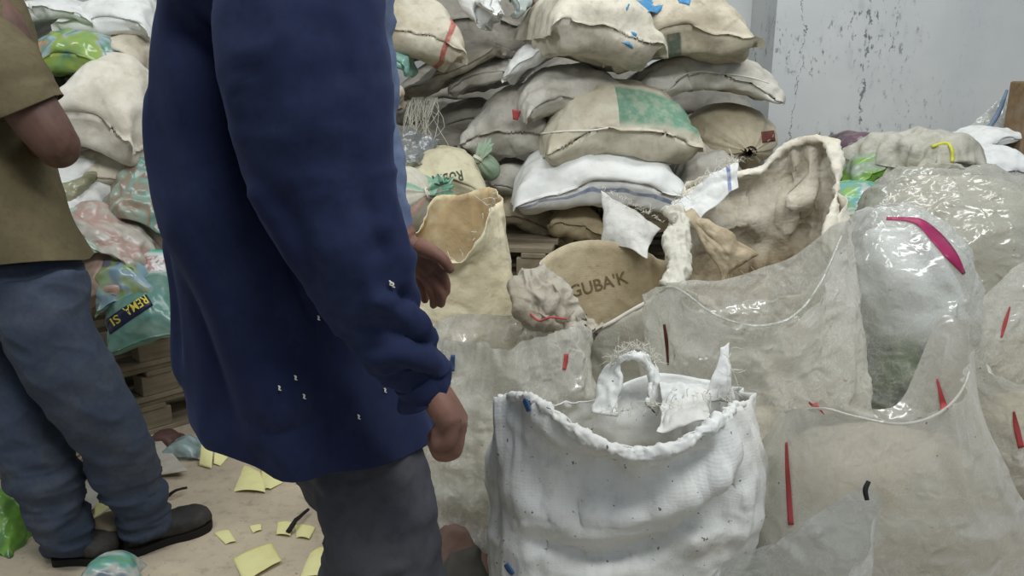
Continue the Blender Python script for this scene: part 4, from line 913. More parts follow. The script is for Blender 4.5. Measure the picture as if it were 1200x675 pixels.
def boot(heel, toe, parent, w=0.05, h=0.12):
    a = np.array(heel, float); b = np.array(toe, float); a[2] = b[2] = 0; d = b - a; L = np.linalg.norm(d); d /= L; r = np.cross(d, (0, 0, 1)); z = np.array((0, 0, 1.0))
    K = []; nu = 30; th = np.linspace(0, 2*PI, nu, endpoint=False)
    prof = [(0.0, 0.020, 0.02, 0.05), (0.02, 0.036, 0.014, 0.095), (0.10, 0.043, 0.012, h), (0.28, 0.044, 0.012, h*0.98), (0.42, 0.044, 0.012, 0.094), (0.60, w, 0.012, 0.076), (0.80, w*1.02, 0.012, 0.070), (0.93, w*0.82, 0.014, 0.064), (0.985, w*0.5, 0.02, 0.052), (1.0, w*0.1, 0.03, 0.038)]
    for s_, ww, z0, z1 in prof:
        K.append(a + d*L*s_ + np.outer(np.sign(np.cos(th))*np.abs(np.cos(th))**0.8*ww, r) + np.outer((z0 + z1)/2 + (z1 - z0)/2*np.sin(th), z))
    G = crom(np.stack(K).reshape(len(K), -1), 50).reshape(50, nu, 3); V = G.reshape(-1, 3); F = gridfaces(nu, 50, True) + [tuple(range(nu - 1, -1, -1)), tuple(range(49*nu, 50*nu))]
    sh_ = tube([a + d*L*0.2 + z*0.05, a + d*L*0.19 + z*0.13, a + d*L*0.16 + z*0.2], [(0.05, 0.042), (0.05, 0.044), (0.053, 0.047)], 24, 16)[:2]
    V, F = remesh(*join([(V, F), sh_]), 0.006, 5); n = normals(V, F); V = V + n*(0.0025*ridge(V*22, 3, 2))[:, None]; V[:, 2] = np.maximum(V[:, 2], 0.012)
    bo = obj('boot', V, F, M_boot, parent)
    out = [a + d*L*s_ + r*ww*1.08*e for e in (1,) for s_, ww in ((-0.02, 0.0), (0.0, 0.028), (0.08, 0.044), (0.3, 0.043), (0.5, 0.046), (0.65, w), (0.82, w*1.02), (0.95, w*0.75), (1.02, 0.0))]
    out += [a + d*L*s_ - r*ww*1.08 for s_, ww in ((0.95, w*0.75), (0.82, w*1.02), (0.65, w), (0.5, 0.046), (0.3, 0.043), (0.08, 0.044), (0.0, 0.028))]
    o2 = crom(np.array(out), 64, True); SV = np.vstack([o2 + z*0.001, o2 + z*0.024]); SF = [tuple(range(63, -1, -1)), tuple(range(64, 128))] + [(i, (i + 1) % 64, 64 + (i + 1) % 64, 64 + i) for i in range(64)]
    obj('sole', SV, SF, M_sole, bo, smooth=False)
    lc = []
    for k in range(4):
        q = 0.34 + 0.07*k; zt = 0.112 - 0.012*k
        lc.append(tube([a + d*L*q - r*0.022 + z*(zt - 0.01), a + d*L*(q + 0.015) + z*(zt + 0.002), a + d*L*(q + 0.03) + r*0.022 + z*(zt - 0.01)], [0.003]*3, 6, 9)[:2])
    obj('laces', *join(lc), M_black, bo)
    return bo
boot(footR + np.array((-0.09, 0, 0)), footR + np.array((0.19, 0.03, 0)), mA); boot(footL + np.array((-0.09, 0, 0)), footL + np.array((0.18, 0.06, 0)), mA)
# bits of white fluff on the jacket
fl = []
for k, (a, b) in enumerate(((456, 329), (459, 331), (355, 462), (326, 452), (450, 455), (372, 370), (345, 440), (419, 486))):
    q = np.array([P(a, b, 0.9), P(a + 2, b + 2, 0.9), P(a + 1, b + 5, 0.9), P(a + 4, b + 6, 0.9)]); q = project([slv, jk], q, q[0] - np.array((0, 0, CAM_H)), 0.004); fl.append(tube(q, [0.0008, 0.0014, 0.001, 0.0006], 6, 10)[:2])
o = obj('lint', *join(fl), M_thread, jk); o['label'] = 'white fluff specks'; o['kind'] = 'stuff'

# ---- the man in the khaki shirt
M_khaki = cloth_mat('khaki_cloth', (95, 87, 65), (130, 120, 92), 0.3, 1.0); M_jean = cloth_mat('grey_blue_denim', (60, 69, 86), (98, 100, 98), 0.35, 1.2); M_skinB = skin_mat('dark_brown_skin', (104, 78, 68))
BY = 2.22
mB = thing('person', 'person in khaki T-shirt, blue jeans and dark boots at the left edge', 'person', (P(40, 600, BY)[0], BY, 0))
lv = [(-30, -62, -10, 2.30, 0.08), (5, -90, 12, 2.28, 0.15), (45, -108, 22, 2.26, 0.19), (100, -108, 24, 2.25, 0.2), (150, -102, 32, 2.24, 0.19), (200, -98, 48, 2.23, 0.18), (250, -95, 70, 2.22, 0.18), (295, -94, 90, 2.21, 0.185), (318, -94, 100, 2.21, 0.19)]
V, F, uv = levels_loft(lv, 90, 80)
V[:, 2] += np.clip((V[:, 0] - P(0, 300, BY)[0])/0.25, -1, 1)*0.03*np.repeat(np.clip((np.linspace(0, 1, 80) - 0.6)/0.4, 0, 1), 90)
V[:, 2] += np.where(V[:, 1] < BY, (BY - V[:, 1])*0.25, 0)*np.repeat(np.clip((np.linspace(0, 1, 80) - 0.6)/0.4, 0, 1), 90)
n = normals(V, F); V = folds(V, n, [([(10, 215, 2.04), (40, 250, 2.04), (75, 285, 2.06)], 0.02, -0.02), ([(20, 200, 2.04), (52, 240, 2.05), (86, 282, 2.07)], 0.016, 0.016), ([(0, 240, 2.03), (30, 270, 2.03), (55, 296, 2.05)], 0.02, 0.016), ([(0, 265, 2.03), (25, 285, 2.03)], 0.018, -0.014), ([(15, 165, 2.05), (30, 200, 2.05), (50, 235, 2.06)], 0.014, -0.01)])
sh = np.stack([V[:, 0]*7 + V[:, 2]*4, V[:, 1]*7, V[:, 2]*5 + V[:, 0]*4], -1)
n = normals(V, F); V = V + n*(0.008*ridge(sh, 22, 2) + 0.006*fbm(sh, 25, 2))[:, None]
sB = obj('shirt', V, F, M_khaki, mB, uv=uv); solid(sB, 0.003); subsurf(sB, 1)
V, F, uv = tube([P(*p) for p in ((-30, 45, 2.22), (-8, 66, 2.16), (12, 92, 2.12), (26, 118, 2.1), (32, 128, 2.1))], [0.085, 0.097, 0.093, 0.09, 0.09], 44, 40, caps=False)
n = normals(V, F); V = V + n*(0.006*ridge(V*np.array((9, 9, 14)), 31, 2))[:, None]
o = obj('sleeve', V, F, M_khaki, sB, uv=uv); solid(o, 0.003)
V, F, uv = tube([P(*p) for p in ((-85, 30, 2.3), (-108, 60, 2.26), (-125, 110, 2.24), (-130, 130, 2.24))], [0.085, 0.09, 0.085, 0.085], 36, 30, caps=False); solid(obj('sleeve', V, F, M_khaki, sB, uv=uv), 0.003)
hB = P(-40, -130, 2.3); hp, axB = head_parts(hB, (0.75, 0.65, 0)); parts = list(hp)
parts.append(tube([hB + np.array((0, 0, -0.02)), P(-40, -70, 2.3), P(-38, -20, 2.3)], [0.056, 0.056, 0.07], 18, 14)[:2])
parts.append(tube([P(-38, -20, 2.29), P(-36, 40, 2.26), P(-34, 150, 2.25), P(-12, 260, 2.22), P(0, 325, 2.22)], [(0.06, 0.06), (0.11, 0.16), (0.12, 0.16), (0.13, 0.15), (0.13, 0.15)], 24, 30, up=(0, 1, 0))[:2])
eb = (66, 166, 2.13)
parts.append(tube([P(-20, 55, 2.2), P(16, 100, 2.12), P(44, 138, 2.1), P(62, 163, 2.11), P(72, 172, 2.15)], [0.055, 0.066, 0.064, 0.058, 0.05], 20, 36)[:2]); parts.append(ellipsoid(P(68, 172, 2.13), (0.054, 0.054, 0.056), 18, 12))
fw = P(18, 158, 2.42); parts.append(tube([P(68, 170, 2.14), P(46, 164, 2.26), fw], [0.05, 0.045, 0.03], 16, 20)[:2])
fo = lambda dx, dy, dz: fw + np.array((dx, dy, dz))
parts += hand(fw, [fo(0.03, 0.085, 0.01), fo(0.012, 0.09, 0.012), fo(-0.008, 0.088, 0.010), fo(-0.026, 0.08, 0.004)], [[fo(0.034, 0.125, -0.005), fo(0.032, 0.14, -0.03), fo(0.028, 0.13, -0.05)], [fo(0.014, 0.135, -0.004), fo(0.013, 0.15, -0.032), fo(0.01, 0.138, -0.054)], [fo(-0.009, 0.13, -0.006), fo(-0.009, 0.145, -0.032), fo(-0.009, 0.133, -0.052)], [fo(-0.03, 0.115, -0.01), fo(-0.03, 0.125, -0.03), fo(-0.028, 0.118, -0.046)]], [fo(0.025, 0.02, 0), fo(0.048, 0.05, -0.012), fo(0.052, 0.08, -0.03), fo(0.046, 0.1, -0.04)], 0.0145, 0.009)
wL = P(-150, 300, 2.2); parts.append(tube([P(-90, 40, 2.28), P(-125, 125, 2.24), P(-140, 210, 2.24), wL], [0.055, 0.05, 0.042, 0.028], 16, 30)[:2])
go = lambda dx, dy, dz: wL + np.array((dx, dy, dz))
parts += hand(wL, [go(0.0, -0.03, -0.085), go(0.003, -0.01, -0.09), go(0.003, 0.01, -0.088), go(0.0, 0.028, -0.08)], [[go(0.012, -0.034, -0.125), go(0.03, -0.034, -0.145), go(0.044, -0.032, -0.14)], [go(0.014, -0.01, -0.132), go(0.034, -0.01, -0.15), go(0.05, -0.01, -0.144)], [go(0.014, 0.012, -0.128), go(0.033, 0.012, -0.146), go(0.047, 0.012, -0.14)], [go(0.01, 0.032, -0.112), go(0.026, 0.032, -0.128), go(0.038, 0.032, -0.124)]], [go(0.005, -0.022, -0.02), go(0.02, -0.045, -0.045), go(0.03, -0.05, -0.075), go(0.036, -0.046, -0.095)], 0.0145, 0.009)
V, F = join(parts); V, F = remesh(V, F, 0.005, 3); obj('body', V, F, M_skinB, mB)
obj('hair', *hair_mesh(hB, axB), bpy.data.materials['black_hair'], mB)
# jeans
rl = [P(42, 330, 2.17), P(62, 400, 2.14), P(112, 480, 2.15), P(146, 545, 2.18), P(164, 596, 2.2), P(170, 618, 2.2)]
ll = [P(-30, 340, 2.28), P(-18, 410, 2.24), P(22, 495, 2.18), P(58, 570, 2.14), P(80, 620, 2.13), P(86, 640, 2.13)]
parts = [tube(rl, [(0.13, 0.11), 0.116, 0.102, 0.084, 0.070, 0.070], 36, 100, up=(1, 0, 0))[:2], tube(ll, [(0.13, 0.11), 0.114, 0.100, 0.082, 0.068, 0.068], 36, 100, up=(1, 0, 0))[:2], tube([P(0, 296, 2.22), P(4, 335, 2.22), P(14, 385, 2.21)], [(0.20, 0.15), (0.215, 0.165), (0.13, 0.11)], 36, 24, up=(1, 0, 0))[:2]]
V, F = join(parts); V, F = remesh(V, F, 0.007, 6); n = normals(V, F)
low = np.clip((0.42 - V[:, 2])/0.3, 0, 1)
sh = np.stack([V[:, 0]*5 - V[:, 2]*3, V[:, 1]*5, V[:, 2]*11 + V[:, 0]*7], -1)
V = V + n*(0.007*ridge(sh, 41, 2) + 0.007*fbm(V*8, 43, 2) + low*0.013*ridge(V*np.array((6, 6, 24)), 45, 2))[:, None]
obj('jeans', V, F, M_jean, mB)
boot(PF(148, 648), PF(246, 612), mB, 0.057, 0.13); boot(PF(66, 655), PF(140, 650), mB, 0.053)

# ------------------------------------------------------------------ standing open sacks
M_pow = plain('beige_meal', (196, 186, 160), 0.95, 0.25, 40, 0.5); M_pow2 = plain('pale_meal', (206, 200, 182), 0.95, 0.2, 40, 0.5); M_grn = print_mat('green_grey_scraps', [(60, 66, 62), (120, 150, 110), (150, 170, 150), (90, 100, 95)], 9, 0.5)
MF1 = film_mat('clear_film', 0.70, (230, 228, 219), 0.22, 0.8, 0.16); MF2 = film_mat('clear_film_front', 0.70, (216, 214, 206), 0.25, 0.45); MF3 = film_mat('silvery_film', 0.36, (232, 234, 230), 0.1, 0.8, 0.2); MF4 = film_mat('bright_film', 0.5, (214, 216, 208), 0.15, 1.0)

# upright stained sack behind
M_u_out = sack_mat('cream_upright_weave', (224, 216, 188), (190, 172, 128), 0.35, crease=0.8); M_u_in = sack_mat('stained_inside_weave', (218, 206, 172), (176, 146, 100), 0.5, stain=(200, 174, 132))
t, bag, rim = open_sack('open_sack', 'upright cream sack with orange-brown stains inside its turned-down mouth', [(262, 478, 590), (300, 474, 594), (350, 474, 606), (400, 478, 612)], 2.5,
  [(486, 318, 2.40), (504, 318, 2.34), (522, 300, 2.32), (545, 300, 2.32), (562, 274, 2.33), (574, 246, 2.38), (586, 240, 2.46), (584, 226, 2.54), (570, 220, 2.60), (540, 228, 2.63), (508, 232, 2.63), (494, 262, 2.58), (484, 296, 2.5)], M_u_out, 0.15, M_u_in, 3, 0.013, wr=1.0)
threads('loose_threads', [P(a, b, 2.36) for a, b in ((505, 318), (545, 300), (572, 246), (586, 232))], M_thread, t, 14, 0.04, 3)

# open sack with printed brown lining
M_k_out = sack_mat('white_lining_out', (206, 204, 192), (150, 138, 112), 0.4, crease=0.7); M_k_in = sack_mat('brown_lining', (184, 172, 144), (146, 130, 98), 0.5, crease=0.6)
t, bag, rim = open_sack('open_sack', 'open sack with brown dusty lining printed with dark letters, behind the white front sack', [(352, 622, 800), (400, 655, 796), (460, 660, 800), (520, 655, 805)], 2.02,
  [(626, 330, 1.98), (640, 362, 1.90), (664, 394, 1.85), (700, 386, 1.83), (740, 364, 1.84), (780, 342, 1.88), (800, 330, 1.98), (796, 310, 2.06), (772, 304, 2.16), (745, 290, 2.20), (700, 281, 2.22), (660, 288, 2.20), (636, 306, 2.12)], M_k_out, 0.18, M_k_in, 5, 0.010, wr=0.8, contents=M_pow, fill=0.62)
text_on('lettering', "GUBA'K", [(667, 351), (742, 331)], 17, [bag], plain('faded_brown_ink', (116, 100, 72), 0.8), t, 0.004, y=1.95)
fr = [rim[i] for i in range(110) if rim[i][1] < 1.97]; fr.sort(key=lambda p: p[0])
obj('rolled_hem', *tube(crom(np.array(fr[2:-2:6]), 50), [0.005]*50, 8, 50)[:2], M_k_out, t)
sc_ = sheet('torn_sack_scrap', 'torn white sack scrap hanging over the back rim of the letter-printed open sack', [P(704, 222, 2.30), P(778, 262, 2.26), P(756, 294, 2.12), P(702, 286, 2.24)], sack_mat('scrap_weave', (206, 206, 200), (150, 145, 132), 0.5, crease=0.8), 'sack scrap', 7, 0.008, 40, 34, 0.01, 0.002, rag=0.003, bow=(0, -0.06, 0), scale=6)
threads('frayed_edge', [P(704, 222, 2.29), P(740, 240, 2.27), P(778, 262, 2.25)], M_thread, sc_, 60, 0.02, 17, 0.0007)
# crumpled tied cloth with red string
t = thing('tied_sack', 'small grey crumpled sack tied with red string beside the letter-printed open sack', 'sack', P(650, 392, 1.82))
V, F, uv = tied(P(618, 326, 1.88), P(668, 384, 1.78), P(684, 400, 1.76), 0.064, 8, 0.6, 0.2, 7, 0.06, 0.04, nv=90, nu=120)
V = V + normals(V, F)*(0.020*ridge(V*np.array((9, 9, 16)) + V[:, :1]*8, 5, 3))[:, None]; bb = obj('body', V, F, sack_mat('grey_cloth_weave', (172, 166, 152), (120, 106, 82), 0.5, crease=1.0), t, uv=uv)
ring_tie(P(664, 380, 1.785), P(684, 400, 1.76) - P(668, 384, 1.78), 0.024, 0.003, M_red, t)
obj('string_end', *tube([P(664, 374, 1.74), P(645, 372, 1.72), P(632, 376, 1.73), P(622, 368, 1.76)], [0.0025]*4, 6)[:2], M_red, t)

# tall tan torn sack
M_t_out = sack_mat('tall_out_weave', (218, 213, 198), (170, 156, 126), 0.35, crease=0.9); M_t_in = sack_mat('tall_brown_inside', (182, 168, 142), (138, 118, 90), 0.6, [('v', 1.0, 0.26, (214, 208, 192), -1, 2)], crease=1.0)
M_t_flap = sack_mat('tall_brown_flap', (184, 170, 144), (136, 116, 88), 0.6, crease=1.0)
t, bag, rim = open_sack('open_sack', 'tall torn sack with brown inside, its back raised against the wall side', [(300, 782, 982), (350, 785, 985), (420, 788, 985), (500, 790, 985)], 2.40,
  [(792, 262, 2.32), (806, 318, 2.24), (842, 350, 2.18), (890, 352, 2.16), (938, 336, 2.20), (966, 300, 2.26), (978, 240, 2.36), (980, 178, 2.46), (966, 160, 2.52), (926, 164, 2.56), (900, 190, 2.57), (870, 200, 2.56), (836, 206, 2.53), (806, 226, 2.46)], M_t_out, 0.17, M_t_in, 11, 0.024, wr=1.1, crumple=0.006, nu=180, nv=90, post=[
  ([(850, 235, 2.56), (900, 225, 2.56), (960, 190, 2.56)], 0.032, 0.045), ([(850, 260, 2.56), (900, 255, 2.56), (950, 225, 2.56)], 0.032, -0.045), ([(860, 290, 2.56), (910, 290, 2.56), (960, 250, 2.56)], 0.032, 0.045),
  ([(880, 320, 2.56), (930, 270, 2.56), (950, 210, 2.56)], 0.032, -0.045), ([(900, 330, 2.56), (950, 300, 2.56), (965, 240, 2.56)], 0.018, 0.026)])
fr = [p for p in rim if p[1] > 2.34 or (p[0] > 0.9 and p[1] > 2.2)]; cx_ = np.mean([p[0] for p in rim]); fr.sort(key=lambda p: math.atan2(p[1] - 2.3, p[0] - cx_) % (2*PI) if p[1] > 2.3 else -0.5 + (p[1] - 2.3)); fr = crom(np.array(fr[::7]) + np.array((0, -0.006, -0.012)), 20)
V, F, uv = tube(fr, [(0.003 + 0.004*math.sin(PI*k/19), 0.014 + 0.010*math.sin(k*1.3)) for k in range(20)], 30, 160, up=(0, 1, 0)); V = V + normals(V, F)*(0.006*ridge(V*np.array((26, 26, 26)), 6, 3))[:, None]
obj('turned_rim', V, F, M_t_out, t, uv=uv)
sheet('folded_flap', '', [P(796, 250, 2.26), P(812, 240, 2.28), P(892, 296, 2.20), P(850, 330, 2.16)], M_t_flap, '', 3, 0.016, 34, 20, parent=t, scale=10, bow=(0, -0.06, 0.02))
fl_ = sheet('frayed_flap', '', [P(784, 236, 2.40), P(864, 184, 2.44), P(866, 214, 2.38), P(796, 268, 2.30)], sack_mat('blue_stripe_white', (222, 224, 222), (160, 152, 135), 0.3, [('u', 0.86, 0.06, (110, 120, 165), -1, 2)]), '', 9, 0.012, 50, 26, parent=t, rag=0.004, scale=7); fl_['label'] = 'white frayed flap with a blue stripe'
threads('loose_threads', [P(a, b, 2.18) for a, b in ((845, 345), (870, 350), (890, 350), (905, 345))], plain('brown_fibre', (190, 168, 130), 0.8), t, 40, 0.06, 6, 0.001)
threads('loose_threads', [P(a, b, 2.37) for a, b in ((790, 240), (820, 215), (850, 192), (866, 190))], M_thread, t, 80, 0.03, 7, 0.0008)
V, F, uv = tube([P(788, 244, 2.16), P(797, 262, 2.12), P(793, 285, 2.04), P(797, 310, 1.97), P(790, 338, 1.9)], [(0.008, 0.03), (0.016, 0.02), (0.02, 0.034), (0.016, 0.022), (0.012, 0.03)], 60, 80)
V = V + normals(V, F)*(0.007*ridge(V*np.array((42, 42, 9)), 4, 2))[:, None]; obj('twisted_neck', V, F, M_k_out, t, uv=uv)

# clear bag behind the hanging hand
t, bag, rim = open_sack('clear_bag', 'crinkled clear plastic bag standing behind the hanging hand', [(400, 512, 668), (450, 506, 684), (520, 503, 694), (600, 505, 694), (660, 508, 690)], 1.72,
  [(512, 392, 1.70), (530, 398, 1.62), (560, 402, 1.58), (600, 404, 1.56), (640, 392, 1.58), (664, 384, 1.66), (668, 374, 1.74), (650, 366, 1.82), (610, 374, 1.86), (570, 368, 1.87), (536, 372, 1.84), (518, 380, 1.78)], MF1, 0.15, None, 13, 0.014, True, crumple=0.010, contents=plain('greenish_scraps', (188, 184, 160), 0.9, 0.3), fill=0.62, cat='bag')
ribbon_on('blue_mark', [(531, 415), (530, 425), (530, 436)], [5, 6, 5], [bag], plain('blue_ink', (70, 105, 150), 0.6), t, 1.5, n=8)
ribbon_on('red_print', [(664, 414), (663, 424), (661, 434)], [5, 5, 4], [bag], M_red, t, 1.5, n=8)

# wide clear bag in the middle
t, bag, rim = open_sack('clear_bag', 'wide clear plastic bag in the middle, in front of the tall torn sack', [(360, 762, 992), (420, 760, 1000), (500, 762, 1004), (580, 765, 1000)], 1.74,
  [(764, 352, 1.70), (784, 336, 1.62), (806, 346, 1.57), (832, 366, 1.55), (880, 382, 1.54), (928, 372, 1.56), (960, 334, 1.60), (984, 282, 1.68), (992, 258, 1.78), (970, 268, 1.86), (930, 300, 1.91), (890, 316, 1.93), (840, 330, 1.92), (790, 330, 1.86), (768, 340, 1.78)], MF1, 0.17, None, 17, 0.012, True, crumple=0.007, contents=M_pow, fill=0.66, cat='bag')
ribbon_on('dark_tear', [(778, 378), (781, 400), (783, 430)], [3, 4, 2], [bag], plain('dark_red_print', (96, 50, 44), 0.7), t, 1.5, n=12)
fr = [p for p in rim if p[1] < 1.7]; fr.sort(key=lambda p: p[0]); obj('rolled_hem', *tube(crom(np.array(fr[1:-1:5]), 60), [0.003]*60, 8, 60)[:2], MF4, t)

# clear bag with crimson band
t = thing('clear_bag', 'bulging clear plastic bag with a crimson band across its shoulder', 'bag', (P(1065, 470, 1.95)[0], 1.95, 0))
V, F, uv = levels_loft([(248, 1022, 1050, 2.0, 0.02), (262, 1008, 1082, 1.98, 0.08), (300, 998, 1118, 1.95, 0.15), (350, 988, 1140, 1.95, 0.155), (420, 988, 1144, 1.95, 0.15), (500, 992, 1142, 1.95, 0.15), (640, 998, 1138, 1.95, 0.15), (725, 1010, 1128, 1.95, 0.15)], 110, 90)
V = V + normals(V, F)*(0.016*ridge(V*6, 3, 3) + 0.006*ridge(V*16, 6, 2))[:, None]; bag = obj('bag', V, F, MF3, t, uv=uv)
ribbon_on('crimson_band', [(1034, 254), (1058, 255), (1078, 260), (1098, 278), (1116, 300), (1131, 322)], [4, 5, 10, 15, 14, 4], [bag], plain('crimson_print', (150, 40, 86), 0.35), t, 1.75, 0.004)
V, F, _ = levels_loft([(272, 1020, 1070, 1.96, 0.05), (320, 1012, 1110, 1.95, 0.12), (390, 1006, 1126, 1.95, 0.15), (500, 1006, 1130, 1.95, 0.16), (640, 1008, 1128, 1.95, 0.15), (720, 1016, 1118, 1.95, 0.12)], 60, 40)
V = V + normals(V, F)*(0.012*fbm(V*12, 5, 3))[:, None]; F = F + [tuple(range(60))]
mt = NT('mixed_scraps'); o_ = mt.coord('Object'); sxx = mt.n('ShaderNodeSeparateXYZ'); mt.l(o_, sxx.inputs[0])
c_ = mt.mix(mt.rng(mt.math('ADD', sxx.outputs[2], mt.math('MULTIPLY', mt.noise(o_, 8, 3), 0.12)), 0.88, 0.79), lin((222, 224, 222)), mt.ramp(mt.noise(o_, 7, 2, 0.5, dist=0.5), [(0.3, lin((52, 58, 54))), (0.45, lin((84, 96, 84))), (0.58, lin((130, 150, 100))), (0.7, lin((90, 130, 112)))]))
obj('contents', V, F, mt.done(mt.bsdf(c_, 0.7, None, 0.3)), t)

# right-hand clear bags behind
def blob_bag(label, levels, film, cont, seed, y, name='clear_bag'):
    t = thing(name, label, 'bag', (P((levels[-1][1] + levels[-1][2])/2, 400, y)[0], y, 0))
    V, F, uv = levels_loft(levels, 110, 80); V = V + normals(V, F)*(0.018*ridge(V*6 + seed, seed, 3) + 0.006*ridge(V*19, seed + 3, 2))[:, None]; V[:, 2] = np.maximum(V[:, 2], 0.004)
    b = obj('bag', V, F, film, t, uv=uv)
    if cont:
        lv2 = [(a + (14 if i == 0 else 0), xl + (xr - xl)*0.05, xr - (xr - xl)*0.05, yy, hd*0.86) for i, (a, xl, xr, yy, hd) in enumerate(levels)]
        V, F, _ = levels_loft(lv2, 60, 40); V = V + normals(V, F)*(0.01*fbm(V*10, seed, 3))[:, None]; V[:, 2] = np.maximum(V[:, 2], 0.008); obj('contents', V, F + [tuple(range(60))], cont, t)
    return t, b
blob_bag('large clear plastic bag heaped at the right edge behind the crimson-banded bag', [(196, 1082, 1130, 2.5, 0.05), (215, 1050, 1190, 2.48, 0.14), (250, 1024, 1240, 2.45, 0.22), (320, 1010, 1270, 2.42, 0.25), (450, 1010, 1270, 2.42, 0.25), (600, 1020, 1260, 2.42, 0.24)], film_mat('heap_film', 0.6, (200, 200, 190), 0.2, 0.7), M_pow2, 3, 2.45)
# bag at the right edge with red stripes
t, bag, rim = open_sack('clear_bag', 'clear plastic bag with red stripes at the right edge, mouth pulled up', [(380, 1118, 1330), (450, 1118, 1335), (540, 1128, 1340), (620, 1135, 1335)], 1.72,
  [(1122, 398, 1.69), (1150, 420, 1.59), (1190, 440, 1.55), (1250, 440, 1.55), (1310, 400, 1.62), (1325, 340, 1.75), (1290, 300, 1.87), (1230, 296, 1.91), (1190, 318, 1.90), (1150, 360, 1.85), (1130, 380, 1.77)], MF1, 0.13, None, 23, 0.012, True, crumple=0.007, contents=M_pow, fill=0.75, cat='bag')
ribbon_on('red_stripe', [(1186, 352), (1178, 378), (1172, 402)], [2, 6, 3], [bag], M_red, t, 1.35, n=14)
ribbon_on('red_stripe', [(1187, 478), (1191, 500), (1198, 530)], [3, 8, 9], [bag], M_red, t, 1.3, n=14)
# front right bag
t, bagF, rim = open_sack('clear_bag', 'big cloudy plastic bag at the bottom right with red side stripe', [(500, 918, 1145), (540, 900, 1165), (590, 876, 1188), (640, 868, 1200), (690, 868, 1205), (760, 872, 1205)], 1.38,
  [(921, 484, 1.32), (940, 476, 1.26), (970, 480, 1.22), (1010, 490, 1.20), (1060, 497, 1.20), (1104, 482, 1.23), (1132, 448, 1.32), (1138, 404, 1.42), (1122, 376, 1.50), (1096, 372, 1.54), (1078, 420, 1.55), (1052, 474, 1.54), (1000, 476, 1.52), (945, 470, 1.44)], MF2, 0.15, None, 29, 0.012, True, contents=M_pow2, fill=0.93, cat='bag', wr=0.8)
ribbon_on('red_stripe', [(920, 500), (922, 540), (925, 590), (928, 632)], [3, 6, 8, 9], [bagF], M_red, t, 0.95, n=20)
ribbon_on('red_stripe', [(946, 470), (952, 473), (960, 475)], [5, 9, 6], [bagF], M_red, t, 0.95, n=8)
ribbon_on('red_stripe', [(1097, 440), (1102, 460), (1107, 480)], [3, 6, 10], [bagF], M_red, t, 1.2, n=12)
ribbon_on('red_stripe', [(1092, 366), (1090, 380), (1088, 394)], [4, 7, 3], [bagF], M_red, t, 1.2, n=12)
fr = [p for p in rim if p[1] < 1.36]; fr.sort(key=lambda p: p[0]); obj('rolled_hem', *tube(crom(np.array(fr[1:-1:5]), 60), [0.0025]*60, 8, 60)[:2], MF2, t)
# nearest clear bag, only its corner in view
t, bagN, rim = open_sack('clear_bag', 'clear plastic bag corner with a black twig at the bottom edge, nearest bag', [(690, 810, 1000), (740, 800, 1010), (800, 800, 1010)], 0.96,
  [(815, 690, 0.94), (850, 700, 0.90), (910, 700, 0.885), (970, 690, 0.89), (1004, 656, 0.92), (1024, 616, 0.95), (1031, 584, 0.985), (1010, 572, 1.0), (985, 586, 1.01), (950, 612, 1.015), (900, 641, 1.01), (850, 664, 0.99)], film_mat('near_film', 0.6, (214, 216, 212), 0.1, 0.8), 0.09, None, 31, 0.006, True, contents=M_pow2, fill=0.6, cat='bag', wr=0.7)
obj('twig', *tube([P(1018, 564, 0.985), P(1014, 574, 0.98), P(1016, 586, 0.975)], [0.003, 0.0035, 0.003], 7)[:2], M_black, t)

# white woven sack in front
M_w = sack_mat('front_white_weave', (228, 230, 228), (176, 170, 152), 0.35, [], crease=0.45, specks=0.15, stain=None)
t, bagW, rimW = open_sack('open_sack', 'white woven sack standing in front, mouth frayed and blue marks at its corner', [(500, 584, 874), (540, 580, 886), (590, 577, 880), (640, 578, 862), (680, 582, 852), (760, 590, 848)], 1.38,
  [(588, 466, 1.33), (606, 463, 1.27), (632, 470, 1.22), (660, 492, 1.19), (700, 520, 1.175), (745, 530, 1.17), (790, 524, 1.175), (830, 500, 1.20), (858, 478, 1.27), (872, 470, 1.36), (862, 456, 1.44), (836, 450, 1.51), (800, 440, 1.55), (765, 438, 1.56), (730, 452, 1.55), (690, 476, 1.52), (650, 484, 1.47), (612, 474, 1.40)], M_w, 0.15, None, 37, 0.016, wr=1.0, contents=M_pow, fill=0.84, nv=110, nu=200, iso=1.2, post=[
  ([(630, 640, 1.23), (690, 655, 1.23), (760, 640, 1.23), (820, 605, 1.23), (875, 570, 1.23)], 0.026, -0.034),
  ([(600, 600, 1.23), (680, 612, 1.23), (760, 600, 1.23), (830, 565, 1.23), (870, 535, 1.21)], 0.05, 0.026),
  ([(600, 520, 1.21), (660, 545, 1.21), (720, 560, 1.23)], 0.034, -0.022), ([(690, 545, 1.21), (760, 555, 1.23), (840, 530, 1.21)], 0.024, -0.018),
  ([(600, 480, 1.21), (640, 505, 1.21), (690, 540, 1.21)], 0.02, 0.016), ([(850, 480, 1.21), (866, 520, 1.21), (868, 560, 1.23)], 0.02, -0.015)])
def rough_tube(name, pts, rad, m, parent, seed, amp=0.006, fr=(24, 24, 10), nu=36, nv=70):
    V, F, uv = tube(pts, rad, nu, nv); V = V + normals(V, F)*(amp*ridge(V*np.array(fr) + seed, seed, 3))[:, None]
    return obj(name, V, F, m, parent, uv=uv)
fr = [p for p in rimW if p[1] < 1.36]; fr.sort(key=lambda p: p[0]); fr = np.array(fr[8:-2:7]) + np.array((0, 0.004, -0.004))
rough_tube('rolled_hem', crom(fr, 24), [(0.003 + 0.008*math.sin(PI*k/23)*(0.6 + 0.4*math.sin(k*1.7)), 0.003 + 0.004*math.sin(PI*k/23)) for k in range(24)], M_w, t, 3, 0.0045, (55, 55, 55), 30, 220)
